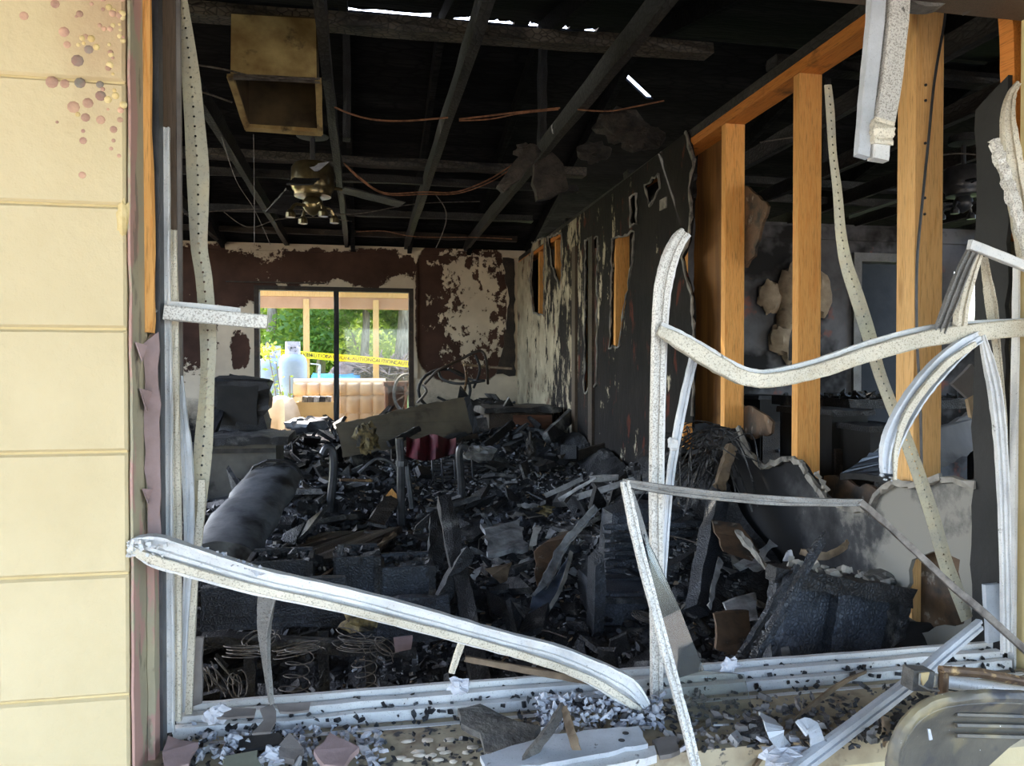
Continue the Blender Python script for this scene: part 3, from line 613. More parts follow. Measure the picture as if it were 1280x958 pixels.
for s in (-1, 1):
    for i in range(nb + 2):
        yc = .05 + i * bw + bw / 2; y = RY + s * yc; z = RZ - SLP * yc
        if y < .08 or y > 8.15: continue
        cuts = []
        ta = (y - S0.y) / (S1.y - S0.y) if abs(S1.y - S0.y) > 1e-6 else -1
        if s == 1 and -.15 <= ta <= 1.15:
            xg = S0.x + (S1.x - S0.x) * ta; cuts = [(xg - .028, xg + .028)]; slope_ = (S1.x - S0.x) / (S1.y - S0.y)
        ends = [-3.4] + [c for k in cuts for c in k] + [6.5]
        for j in range(0, len(ends), 2):
            xa, xb = ends[j], ends[j + 1]; n = 10; rot = Matrix.Rotation(-s * math.atan(SLP), 3, 'X')
            mb_ = MB().box(((xa + xb) / 2, y, z), (xb - xa, bw + .012, .018), rot)
            if cuts: mb_.v = [V((p.x + ((p.y - y) * slope_ if abs(p.x - cuts[0][0]) < .1 else 0), p.y, p.z)) for p in mb_.v]
            mb_.build('roof_board', 'deck', ce)
# ridge cap, burnt away over part of its length
rx = [-3.4, q(425, 20, RY).x, q(540, 25, RY).x, q(552, 25, RY).x, q(590, 25, RY).x, q(600, 25, RY).x, q(645, 30, RY).x, q(664, 40, RY).x, q(715, 42, RY).x, q(735, 45, RY).x, q(750, 45, RY).x, 6.5]
for i in range(0, len(rx), 2):
    MB().box(((rx[i] + rx[i + 1]) / 2, RY, RZ + .02), (rx[i + 1] - rx[i], .26, .02)).build('ridge_cap', 'deck', ce)
for i in range(1, len(rx) - 1, 2):      # charred slivers still bridging the gaps
    a, b = rx[i], rx[i + 1]; pa = [V((a + (b - a) * t / 8, RY + R.uniform(-.02, .02), RZ + .012)) for t in range(9)]
    MB().sweep(pa, [(-.036, -.008), (-.036, .008), (.036, .008), (.036, -.008)], V((0, 0, 1)), [R.uniform(.75, 1.05) for _ in range(9)], .004).build('ridge_sliver', 'deck', ce)
for s, m in ((-1, 'wood_dark'),):
    MB().box((1.5, .05, RZ - SLP * 4.35 - .07), (9.8, .025, .16)).build('fascia_board', m, ce)
pch = empty('shade_roof', (0, 0, 0), kind='structure')  # out-of-view roof and posts added to shade the front wall
for k in range(12): MB().box((1.5, -.02 - k * .15, 2.30 - k * .004), (9.8, .146, .02)).build('shade_board', 'wood_dark', pch)
for x in (-3.2, 3.4): MB().box((x, -1.72, 1.04), (.09, .09, 2.48)).build('shade_post', 'wood_dark', pch)
# ================================================================== BEHIND THE HOUSE
# ground rising away from the patio
def gz(x, y): return -.02 if y < 11 else -.02 + min(1.0, (y - 11) / 5) ** 1.2 * 1.12 + .05 * noise.noise(V((x * .5, y * .5, 0)))
nx, ny = 50, 40; mb = MB()
for j in range(ny + 1):
    for i in range(nx + 1):
        x = -14 + 30 * i / nx; y = 10.9 + 25 * j / ny; mb.v.append(V((x, y, gz(x, y))))
for j in range(ny):
    for i in range(nx): a = j * (nx + 1) + i; mb.f.append([a, a + 1, a + nx + 2, a + nx + 1])
mb.build('lawn', 'grass', kind='structure', smooth=True)
MB().box((-.5, 9.3, .0), (9, 3.3, .10)).build('patio', 'concrete', kind='structure')
# patio roof: header, posts
pr = empty('patio_roof', (-.4, 10.5, .05), 'timber patio roof on thin posts behind the sliding door', 'roof')
MB().box((-.4, 10.5, q(420, 368, 10.5).z + .02), (9, .05, .12)).build('fascia', 'porchwood', pr)
MB().box((-.4, 10.53, q(420, 379, 10.5).z), (9, .09, .15)).build('header_beam', 'fascia', pr)
MB().box((-.4, 10.45, q(420, 362, 10.5).z + .10), (9, .5, .04)).build('roof_sheet', 'fascia', pr)
for px in (296, 383, 470, 560):
    c = q(px, 430, 10.5); MB().box((c.x, 10.5, 1.15), (.075, .075, 2.2)).build('post', 'porchwood', pr)
# tanks
def tank(px, top, wpx, Y, label):
    c = q(px, top, Y); r = wpx / 2 * mpp(c); h = c.z - .05
    t = empty('gas_tank', (c.x, Y, .05), label, 'tank')
    MB().lathe((c.x, Y, .05), [(r * .9, 0), (r, .06), (r, h - r * .75), (r * .93, h - r * .42), (r * .7, h - r * .15), (r * .35, h - .02), (.02, h)], 24).build('body', 'tank', t, smooth=True)
    MB().lathe((c.x, Y, .05 + h - .03), [(r * .52, 0), (r * .52, .16), (r * .46, .16), (r * .46, .02)], 18).build('collar', 'ash_white', t, smooth=True)
    MB().lathe((c.x, Y, .05 + h), [(.03, 0), (.03, .07), (.05, .07), (.05, .10), (.01, .11)], 8).build('valve', 'brass', t)
tank(340, 446, 40, 9.75, 'pale blue gas tank half hidden at the left edge of the sliding door')
tank(366, 441, 35, 9.45, 'pale blue gas tank beside the left porch post')
# young plant in front of the tanks
def leaves(name, m, parent, gen, n, size, rnd, kind='stuff'):
    mb = MB()
    for i in range(n):
        c = gen(rnd); s_ = size * rnd.uniform(.6, 1.3)
        a = V((rnd.gauss(0, 1), rnd.gauss(0, 1), rnd.gauss(0, .7))).normalized(); b = a.cross(V((rnd.gauss(0, 1), rnd.gauss(0, 1), rnd.gauss(0, 1)))).normalized() * .45
        mb.add([c - a * s_, c + b * s_, c + a * s_, c - b * s_], [(0, 1, 2, 3)])
    o = mb.build(name, m, parent)
    if kind: o['kind'] = kind
    return o
c0 = q(352, 520, 9.0)
sp = empty('sapling', (c0.x, 9.0, .05), 'thin young plant with a yellow-green tip before the gas tanks', 'plant')
stems = []
for (tx, ty) in ((335, 440), (345, 452), (362, 470), (352, 490)):
    e = q(tx, ty, 9.0); stems.append((V((c0.x, 9.0, .05)), e)); MB().tube(cr([V((c0.x, 9.0, .05)), V((c0.x, 9.0, .05)).lerp(e, .6) + V((.03, 0, .05)), e], 4), .006, 5).build('stem', 'trunk', sp)
leaves('foliage', 'leaf', sp, lambda r: (lambda k: k[0].lerp(k[1], r.uniform(.62, 1.0)) + V((r.gauss(0, .06), r.gauss(0, .06), r.gauss(0, .05))))(r.choice(stems)), 90, .035, random.Random(3))
ct = q(335, 440, 9.0); leaves('young_foliage', 'leaf_y', sp, lambda r: ct + V((r.gauss(0, .05), r.gauss(0, .05), r.gauss(0, .05))), 60, .035, random.Random(4))
# tufted sofa
SYY = 9.0
a, b = q(366, 479, SYY), q(482, 479, SYY); z1 = a.z; zm = q(420, 494, SYY).z
so_ = empty('tufted_sofa', ((a.x + b.x) / 2, SYY, .05), 'beige button-tufted sofa standing on the patio behind the sliding door', 'sofa')
def tufted(x0, x1, z0, z1, y0, nx_, nz, name, depth=.035, buttons=None):
    mb = MB(); W, H = nx_ * 8, nz * 8
    for j in range(H + 1):
        for i in range(W + 1):
            u, v = i / W, j / H; fx = abs(math.sin(math.pi * u * nx_)); fz = abs(math.sin(math.pi * v * nz))
            edge_ = min(1, min(u, 1 - u) * 12) * min(1, min(v, 1 - v) * 8)
            mb.v.append(V((x0 + (x1 - x0) * u, y0 - depth * (fx ** .5) * (.35 + .65 * fz ** .5) * edge_ ** .5, z0 + (z1 - z0) * v)))
    for j in range(H):
        for i in range(W): k = j * (W + 1) + i; mb.f.append([k, k + 1, k + W + 2, k + W + 1])
    return mb.build(name, 'sofa', so_, smooth=True)
MB().box(((a.x + b.x) / 2, SYY + .16, .05 + (z1 - .07) / 2), (b.x - a.x, .26, z1 - .07)).build('frame', 'sofa', so_)
tufted(a.x, b.x, zm, z1, SYY + .03, 7, 1, 'top_roll', .035)
MB().sweep([V((a.x, SYY + .13, z1 - .05)), V((b.x, SYY + .13, z1 - .05))], [(math.cos(t * .63) * .10, math.sin(t * .63) * .06) for t in range(10)], V((0, -1, 0))).build('top_roll', 'sofa', so_, smooth=True)
bk_ = tufted(a.x, b.x, zm - .42, zm - .005, SYY + .03, 7, 2, 'backrest', .03)
for j in range(1, 7): MB().lathe((a.x + (b.x - a.x) * j / 7, SYY + .028, zm - .21), [(.014, 0), (.012, .006), (.002, .009)], 8, V((0, -1, 0))).build('button', 'sofa', bk_)
MB().box(((a.x + b.x) / 2, SYY - .28, .42), (b.x - a.x, .66, .26)).build('seat', 'sofa', so_)
MB().box(((a.x + b.x) / 2, SYY - .25, .17), (b.x - a.x, .6, .24)).build('seat_base', 'sofa', so_)
# carton of books on the sofa
c0, c1 = q(371, 503, 8.55), q(417, 530, 8.55)
cb = empty('carton', ((c0.x + c1.x) / 2, 8.6, .55), 'open carton on the sofa filled with papers', 'box')
zb = .55; zt2 = c0.z; xm_ = (c0.x + c1.x) / 2; wx = c1.x - c0.x
for (cx, cy, sx, sy) in ((xm_, 8.5, wx, .012), (xm_, 8.8, wx, .012), (c0.x, 8.65, .012, .3), (c1.x, 8.65, .012, .3)): MB().box((cx, cy, (zb + zt2) / 2), (sx, sy, zt2 - zb)).build('side', 'carton', cb)
MB().box((xm_, 8.497, (zb + zt2) / 2 + .03), (wx, .006, .012)).build('seam', 'fascia', cb)
for k, m in enumerate(('gypsum', 'tile_grey', 'ash_white', 'char', 'gypsum')):
    x = c0.x + wx * (.2 + .16 * k); tag(MB().box((x, 8.62, zt2 - .02), (wx * .14, .2, .16), Matrix.Rotation(.12, 3, 'Y')).build('paper_bundle', m), ('pale', 'grey', 'white', 'black', 'leaning pale')[k] + ' paper bundle standing in the carton on the sofa', 'papers', 'papers in the carton')
# cream sack
cs = q(347, 515, 8.5); mb = MB(); n = 20
for j, (rr, zz) in enumerate(((.16, 0), (.22, .12), (.21, .3), (.17, .42), (.12, .5), (.03, .53))):
    for i in range(n):
        t = 2 * math.pi * i / n; r_ = rr * (1 + .14 * math.sin(5 * t + j * .5) + .08 * math.sin(9 * t)); mb.v.append(V((cs.x + r_ * math.cos(t) + .05 * zz, 8.5 + r_ * .8 * math.sin(t), cs.z - .36 + zz)))
for j in range(5):
    for i in range(n): k = j * n + i; k2 = j * n + (i + 1) % n; mb.f.append([k, k2, k2 + n, k + n])
mb.f.append(list(range(n))[::-1]); mb.f.append([5 * n + i for i in range(n)])
tag(mb.build('sack', 'bag', smooth=True), 'crumpled cream sack slumped left of the tufted sofa', 'sack')
# brown cabinet and bicycle wheel at the right of the opening
c0, c1 = q(483, 480, 8.7), q(507, 512, 8.7)
bc = empty('cabinet', ((c0.x + c1.x) / 2, 8.8, .05), 'small brown open cabinet at the right end of the tufted sofa', 'cabinet')
for (cx, cz, sx, sz) in ((c0.x, (c0.z + .05) / 2, .03, c0.z - .05), (c1.x, (c0.z + .05) / 2, .03, c0.z - .05), ((c0.x + c1.x) / 2, c0.z, c1.x - c0.x + .06, .05), ((c0.x + c1.x) / 2, .45, c1.x - c0.x, .03)):
    MB().box((cx, 8.8, cz), (sx, .3, sz)).build('panel' if sx < .1 else 'shelf', 'brownwood', bc)
MB().box(((c0.x + c1.x) / 2, 8.93, (c0.z + .05) / 2), (c1.x - c0.x, .02, c0.z - .05)).build('back_panel', 'brownwood', bc)
wc = q(509, 492, 8.2); rr_ = .20
bwz = empty('bicycle_wheel', (wc.x, 8.2, wc.z - rr_), 'black bicycle wheel leaning at the right jamb of the sliding door', 'wheel')
MB().box((wc.x + .05, 8.32, (wc.z - rr_ + .05) / 2), (.36, .34, wc.z - rr_ - .05)).build('stand_body', 'brownwood', empty('wooden_stand', (wc.x + .05, 8.32, .05), 'low brown wooden stand carrying the bicycle wheel on the patio', 'stand'))
circ = [wc + V((rr_ * .7 * math.cos(t * math.pi / 14), .08 * math.sin(t * math.pi / 14), rr_ * math.sin(t * math.pi / 14))) for t in range(29)]
MB().sweep(circ, [(math.cos(t * 1.05) * .018, math.sin(t * 1.05) * .018) for t in range(6)], [(p - wc).normalized() for p in circ]).build('tyre', 'chip_black', bwz, smooth=True)
for k in range(10): MB().tube([wc, circ[(k * 28) // 10]], .002, 4).build('spoke', 'wire', bwz)
MB().lathe(wc + V((0, .02, 0)), [(.02, 0), (.02, .04)], 8, V((0, -1, 0))).build('hub', 'steel_dark', bwz)
# caution tape tied from post to post
ta = [V((*q(x, y, 10.42).xyz, 0)) for x, y in ((290, 436), (345, 441), (383, 444), (421, 447), (470, 451), (516, 456), (562, 460))]
pa = [p.xyz for p in cr(ta, 5)]; hw = 4.3 * mpp(pa[8])
tp = tag(MB().sweep(pa, [(-hw, 0), (-hw, .002), (hw, .002), (hw, 0)], V((0, -1, 0)), twist=[.25 * math.sin(i * .5) for i in range(len(pa))]).build('caution_tape', 'tape'), 'yellow caution tape strung across the porch posts', 'tape')
for k in range(8):
    i = 5 + k * 3
    if i + 2 >= len(pa): break
    a, b = pa[i], pa[i + 2]
    cu = bpy.data.curves.new('lettering', 'FONT'); cu.body = 'CAUTION'; cu.size = hw * 1.5; cu.align_x = 'CENTER'; cu.align_y = 'CENTER'; cu.extrude = .0004
    tmp = bpy.data.objects.new('t', cu); me = bpy.data.meshes.new_from_object(tmp); bpy.data.objects.remove(tmp)
    o = bpy.data.objects.new('lettering', me); C.objects.link(o); me.materials.append(MT['black_print']); o.parent = tp
    o.location = (a + b) / 2 + V((0, -.006, 0)) - ORG[tp.name]; o.rotation_euler = (math.radians(90), -math.atan2(b.z - a.z, b.x - a.x), 0)
# blue tarp, folding chair, brush heap on the rise
mb = MB(); t0, t1 = q(388, 462, 14.0), q(450, 464, 14.0); W, H = 26, 8
for j in range(H + 1):
    for i in range(W + 1):
        x = t0.x + (t1.x - t0.x) * i / W; y = 13.6 + 1.2 * j / H; mb.v.append(V((x, y, gz(x, y) + .16 * math.sin(math.pi * j / H) ** .5 * (1 - .5 * i / W) + .06 * noise.noise(V((x * 3, y * 3, 1))) + .42)))
for j in range(H):
    for i in range(W): k = j * (W + 1) + i; mb.f.append([k, k + 1, k + W + 2, k + W + 1])
k0 = len(mb.v); mb.v += [V((p.x, p.y, gz(p.x, p.y))) for p in mb.v[:k0]]
mb.f += [[i, i + 1, i + 1 + k0, i + k0] for i in range(W)]
tag(mb.build('tarp', 'tarp', smooth=True), 'bright blue tarp spread over the rise beyond the porch', 'tarp')
br = MB(); rr2 = random.Random(5)
for i in range(420):
    c = q(rr2.uniform(448, 520), rr2.uniform(452, 470), 15.0 + rr2.uniform(-.6, .6)); c.z = min(c.z, 1.45)
    d = V((rr2.gauss(0, 1), rr2.gauss(0, .6), rr2.gauss(0, .45))).normalized() * rr2.uniform(.1, .35); br.tube([c - d, c + d], .014, 4)
for i in range(5): blob(q(450 + i * 16, 474, 15.2), (.7, .5, .34), 10, 6, .3, 3, i, br)
tag(br.build('brush_pile', 'brush'), 'heap of dry reddish brushwood on the rise right of the blue tarp', 'brushwood', None, 'stuff')
fc = [q(388, 455, 13.4), q(399, 456, 13.4), q(398, 462, 13.4)]
lc = empty('lawn_chair', (fc[1].x, 13.4, gz(fc[1].x, 13.4)), 'white tubular lawn chair frame beside the blue tarp', 'chair')
MB().tube([fc[0], fc[1], fc[2], fc[2] + V((0, 0, -.5))], .012, 6).build('frame', 'ash_white', lc)
MB().tube([fc[0] + V((0, .3, 0)), fc[1] + V((0, .3, 0)), fc[2] + V((0, .3, -.6))], .012, 6).build('frame', 'ash_white', lc)
# trees
def tree(px, Y, top, wd, m, n, label, seed, trunk=.14, low=.5, lsize=.085):
    r = random.Random(seed); c = q(px, 460, Y); zg = gz(c.x, Y); t = empty('tree', (c.x, Y, zg), label, 'tree', 'trees beyond the porch')
    MB().tube(cr([V((c.x, Y, zg - .1)), V((c.x + .1, Y, zg + top * .3)), V((c.x - .1, Y, zg + top * .55)), V((c.x, Y, zg + top * .8))], 4), trunk, 9, [1.25 - .9 * i / 12 for i in range(13)], .012).build('trunk', 'trunk', t, smooth=True)
    cl = []
    for k in range(26):
        th = r.uniform(0, 6.28); rad = r.uniform(.1, 1) ** .6 * wd; cl.append((V((c.x + rad * math.cos(th), Y + rad * math.sin(th) * .7, zg + low + r.uniform(0, 1) * (top - low))), r.uniform(.3, .75) * wd * .5))
        if k < 5: MB().tube([V((c.x, Y, zg + top * .35)), V((c.x, Y, zg + top * .45)).lerp(cl[-1][0], .5) + V((0, 0, .2)), cl[-1][0]], trunk * .3, 5).build('branch', 'trunk', t)
    def gen(rn):
        p, s_ = rn.choice(cl); d = V((rn.gauss(0, 1), rn.gauss(0, 1), rn.gauss(0, 1))).normalized() * s_ * rn.uniform(.3, 1) ** .5; return p + V((d.x, d.y, d.z * .8))
    leaves('foliage', m, t, gen, n, lsize, r)
tree(335, 17.5, 6.0, 2.0, 'leaf_d', 15000, 'dense dark green tree behind the gas tanks', 21, .10, .6)
tree(400, 20.0, 6.5, 2.4, 'leaf', 15000, 'mid green spreading tree straight beyond the door post', 22, .10, .6)
tree(452, 17.0, 5.6, 1.8, 'leaf', 14000, 'bright green leafy tree above the caution tape', 23, .08, 1.2)
tree(503, 16.6, 5.5, 1.7, 'leaf_d', 12000, 'tree with a stout grey trunk at the right edge of the door', 24, .20, 1.5)
tree(560, 18.5, 6.2, 2.2, 'leaf', 5000, 'broad tree hidden right of the sliding door', 25, .18, .8)
tree(270, 19, 6.2, 2.2, 'leaf', 5000, 'broad tree hidden left of the sliding door', 26, .18, .8)
hd = MB()
for i in range(18): blob(V((-12 + i * 1.5, 25 + R.uniform(-.8, .8), 1.5 + R.uniform(0, 1.0))), (1.3, .9, 2.6), 10, 8, .4, 2.4, i, hd)
h_ = hd.build('hedge', 'leaf_d', smooth=True); tag(h_, 'long green hedge closing off the far end of the garden', 'hedge')
leaves('foliage', 'leaf', h_, lambda r: V((r.uniform(-12, 14), r.uniform(23.4, 24.6), r.uniform(.8, 5.2))), 14000, .16, random.Random(9))
leaves('dry_foliage', 'leaf_y', h_, lambda r: V((r.uniform(-6, 6), r.uniform(23.0, 23.6), r.uniform(1.0, 3.2) + .5 * noise.noise(V((r.random() * 9, 0, 0))))), 1600, .14, random.Random(10))
# ================================================================== DEBRIS HEAP
CT = [(300, 860, 2.1, .12), (420, 860, 2.1, .12), (560, 850, 2.2, .14), (700, 850, 2.2, .18), (450, 700, 3.4, None), (300, 665, 4.0, None), (420, 605, 4.6, None), (600, 655, 3.9, None), (640, 725, 3.1, None), (700, 770, 2.7, .36),
      (560, 800, 2.7, .30), (690, 640, 4.0, None), (720, 592, 4.6, None), (690, 530, 6.0, None), (610, 505, 6.8, None), (450, 552, 6.9, None), (380, 560, 6.5, None), (300, 585, 6.0, .55), (760, 560, 4.6, None), (800, 530, 5.0, .95),
      (850, 565, 3.6, None), (900, 572, 3.1, None), (800, 650, 3.2, None), (930, 690, 2.6, None), (880, 800, 2.1, .40), (1000, 760, 2.3, .45), (1090, 790, 2.1, .45), (1200, 800, 1.85, .5), (250, 600, 5, .45), (100, 560, 5, .4), (150, 640, 3.5, .35)]
CP = []
for px, py, Y, z in CT:
    p = q(px, py, Y); CP.append((p.x, p.y, p.z if z is None else z))
def heap0(x, y):
    sw = sz = 0
    for a, b, z in CP:
        w_ = 1 / ((a - x) ** 2 + (b - y) ** 2 + .015) ** 1.6; sw += w_; sz += w_ * z
    return sz / sw
def heap(x, y):
    f = min(1, max(0, (y - 1.62) / .5)); n = noise.noise(V((x * 2.3, y * 2.3, 3))) * .05 + noise.noise(V((x * 6, y * 6, 7))) * .03 + noise.noise(V((x * 15, y * 15, 1))) * .018
    return max(.01, heap0(x, y) + n * (.3 + .7 * f))
nx, ny = 130, 180; mb = MB(); x0, x1, y0, y1 = -2.5, RX - .045, 1.62, BY - .03
for j in range(ny + 1):
    for i in range(nx + 1):
        t = (j / ny) ** 1.35; x = x0 + (x1 - x0) * i / nx; y = y0 + (y1 - y0) * t; mb.v.append(V((x, y, heap(x, y))))
for j in range(ny):
    for i in range(nx): a = j * (nx + 1) + i; mb.f.append([a, a + 1, a + nx + 2, a + nx + 1])
k0 = len(mb.v); mb.add([(x0, y0, .001), (x1, y0, .001), (x1, y1, .001), (x0, y1, .001)], [(3, 2, 1, 0)])
hp = mb.build('rubble_heap', 'rubble'); tag(hp, 'black rubble heap covering the whole floor of the burnt room', 'rubble', None, 'stuff')
def onheap(px, py, lift=0):          # first hit of a view ray on the heap
    d = ray(px, py); t = 1.6 / d.y
    while t < 9:
        p = CAM + d * t
        if p.y > BY or p.z < heap0(p.x, p.y): break
        t += .03
    return V((p.x, p.y, heap(p.x, p.y) + lift))
def chip(mb, c, s_, rnd, flat=.18, longf=1.6):
    a = V((rnd.gauss(0, 1), rnd.gauss(0, 1), rnd.gauss(0, .45))).normalized(); b = a.cross(V((rnd.gauss(0, .5), rnd.gauss(0, .5), 1))).normalized(); n = a.cross(b)
    L, W, H = s_ * rnd.uniform(.6, longf), s_ * rnd.uniform(.35, .9), s_ * flat * rnd.uniform(.6, 1.6); k = rnd.uniform(-.5, .5)
    top = [a * L * rnd.uniform(.7, 1.1) + b * W * k, a * L * .2 * k + b * W * rnd.uniform(.7, 1.1), -a * L * rnd.uniform(.7, 1.1), -b * W * rnd.uniform(.7, 1.1)]
    mb.add([c + p + n * H for p in top] + [c + p * .92 - n * H for p in top], [(0, 1, 2, 3), (7, 6, 5, 4)] + [(i, 4 + i, 4 + (i + 1) % 4, (i + 1) % 4) for i in range(4)])
def scatter(n, m, name, label, size, seed, cond=None, flat=.18, longf=1.6, lift=.3):
    r = random.Random(seed); mb = MB(); k = 0
    while k < n:
        y = 1.74 + (7.4 - 1.74) * r.random() ** 1.8; x = r.uniform(-2.0, RX - .22)
        pv = (x, y)
        if not (-.42 * y < x): continue
        if cond and not cond(x, y, r): continue
        s_ = size * r.uniform(.4, 1.3) * (.55 + .17 * y); chip(mb, V((x, y, heap(x, y) + s_ * lift * r.random())), s_, r, flat, longf); k += 1
    return tag(mb.build(name, m), label, 'rubble', None, 'stuff')
patch = lambda th, off: (lambda x, y, r: noise.noise(V((x * 1.7 + off, y * 1.7, off))) > th + r.uniform(-.25, .25))
scatter(11000, 'chip_black', 'char_chips', 'black charcoal chips strewn over the rubble heap', .018, 1, None, .3)
scatter(5200, 'ash', 'ash_flakes', 'grey ash flakes strewn over the rubble heap', .012, 2, lambda x, y, r: noise.noise(V((x * 1.9, y * 1.9, 4))) + .25 * (x + .2) - .05 > .12 + r.uniform(-.2, .2))
scatter(650, 'tan', 'paper_scraps', 'tan scorched paper scraps strewn over the rubble heap', .014, 3, lambda x, y, r: x > -.1, .10)
scatter(900, 'char_ash', 'splinters', 'thin charred splinters strewn over the rubble heap', .06, 4, None, .12, 2.6, .9)
scatter(150, 'ash_white', 'white_flecks', 'small white flecks strewn over the rubble heap', .010, 5, None, .3)
# larger pieces, one object each
kinds = [('charred_board', 'char', 'charred black board lying loose in the rubble heap', 'board', 'loose charred boards', 34, .17, .05), ('gypsum_lump', 'gypsum', 'broken pale gypsum lump lying in the rubble heap', 'plaster', 'gypsum lumps in the rubble', 26, .032, .05),
         ('paper_sheet', 'paper', 'torn brown gypsum paper sheet in the rubble heap', 'paper', 'brown paper sheets in the rubble', 18, .05, .07), ('ash_slab', 'char_ash', 'ashed black slab piece tilted in the rubble heap', 'slab', 'ashed slabs in the rubble', 40, .06, .05),
         ('coal_lump', 'char_blue', 'rounded glossy coal lump in the rubble heap', 'charcoal', 'coal lumps in the rubble', 46, .045, .05)]
rk = random.Random(77)
for nm, m, lab, cat, grp, n, L, W in kinds:
    k = 0
    while k < n:
        y = 1.9 + 5.2 * rk.random() ** 1.4; x = rk.uniform(-.35 * y, RX - .15)
        if x < .1 and y < 2.5: continue
        c = V((x, y, heap(x, y))); mb = MB(); d = V((rk.gauss(0, 1), rk.gauss(0, 1), rk.uniform(-.1, .6))).normalized()
        if nm == 'charred_board': mb = plank(c - d * L * rk.uniform(.5, 1.2), c + d * L * rk.uniform(.5, 1.2) + V((0, 0, .03)), W * rk.uniform(.6, 1.6), .02, V((0, 0, 1)), 5, .005, rk)
        elif nm == 'coal_lump': blob(c + V((0, 0, .01)), (L * rk.uniform(.5, 1), L * rk.uniform(.5, 1), L * rk.uniform(.4, .8)), 8, 6, .7, 2.5, k, mb)
        else: chip(mb, c + V((0, 0, .015)), L * rk.uniform(.5, 1.2), rk, .12 if nm != 'paper_sheet' else .04, 1.5)
        o = mb.build(nm, m, smooth=nm == 'coal_lump'); tag(o, lab, cat, grp); k += 1
def ppl(x0, y0, Y0, x1, y1, Y1, wpx, th, face=V((0, -1, 0)), seg=9, jit=.005, taper=0):
    a, b = q(x0, y0, Y0), q(x1, y1, Y1); return plank(a, b, wpx * mpp((a + b) / 2), th, face, seg, jit, R, taper)
def sheetpx(pts, thick, rnd_amp=.01, step=.04, face=V((0, -1, 0))):   # ragged panel through pixel/depth corners (planar fit along its own edges)
    P = [q(*p) for p in pts]; out = []
    for i in range(len(P)):
        a, b = P[i], P[(i + 1) % len(P)]; k = max(1, int((b - a).length / step)); out.append(a)
        for j in range(1, k): out.append(a.lerp(b, j / k) + V((R.uniform(-1, 1), R.uniform(-.3, .3), R.uniform(-1, 1))) * rnd_amp)
    return MB().plate(out, thick, V((0, 1, 0)) if face.y < 0 else face)
# ---- box spring and burnt seat by the window, left
bs = empty('burnt_sofa', (q(340, 800, 2.4).x, 2.4, .12), 'burnt-out sofa seat with bare coil springs under the fallen frame rail', 'sofa')
sheetpx([(250, 736, 2.55), (432, 722, 2.60), (438, 782, 2.5), (250, 790, 2.45)], .04, .004).build('front_board', 'char_blue', bs)
sheetpx([(436, 756, 2.55), (560, 745, 2.6), (566, 800, 2.5), (440, 808, 2.45)], .04, .006).build('front_board', 'char_blue', bs)
for px in (312, 404, 462): ppl(px, 790, 2.5, px + 3, 900, 2.45, 13, .03, jit=.003).build('leg', 'char', bs)
ppl(250, 800, 2.42, 520, 812, 2.42, 16, .05, jit=.006).build('rail', 'char_ash', bs)
def coil(px, py, Y, r0, h, turns, tilt, parent, rw=.0016):
    c = q(px, py, Y); n = int(turns * 12); m = Matrix.Rotation(tilt, 3, 'Y') @ Matrix.Rotation(R.uniform(-.3, .3), 3, 'X'); pa = []
    for i in range(n + 1):
        t = i / n; a = t * turns * 2 * math.pi; r_ = r0 * (.75 + .35 * abs(2 * t - 1)); pa.append(c + m @ V((r_ * math.cos(a), r_ * math.sin(a), h * (t - .5))))
    MB().tube(pa, rw, 4).build('coil_spring', 'spring', parent)
for a in ((276, 845, 2.05, .045, .05, 3, .9), (262, 846, 2.0, .030, .03, 2.5, 1.2), (240, 838, 2.0, .04, .04, 2, .7), (296, 858, 2.1, .035, .03, 2.5, 1.3), (372, 838, 2.15, .042, .14, 4, .15), (458, 850, 2.2, .036, .13, 4, -.1),
          (305, 815, 2.2, .055, .035, 4, .1), (372, 812, 2.3, .07, .03, 4, -.15), (452, 805, 2.35, .07, .04, 5, .1), (438, 800, 2.3, .05, .06, 3, .3), (325, 800, 2.3, .05, .03, 3, -.2), (480, 812, 2.3, .04, .05, 3, .5)):
    coil(*a, bs)
tag(blob(q(449, 778, 2.4), (.055, .04, .025), 12, 8, .9, 4, 3).build('foam_remnant', 'yellow_tuft'), 'yellow-brown foam remnant on top of the burnt seat', 'foam')
tag(sheetpx([(492, 800, 2.3), (516, 797, 2.32), (514, 812, 2.28), (494, 816, 2.26)], .02, .003).build('brick_shard', 'tile_pink'), 'reddish brick shard beside the bare springs', 'brick')
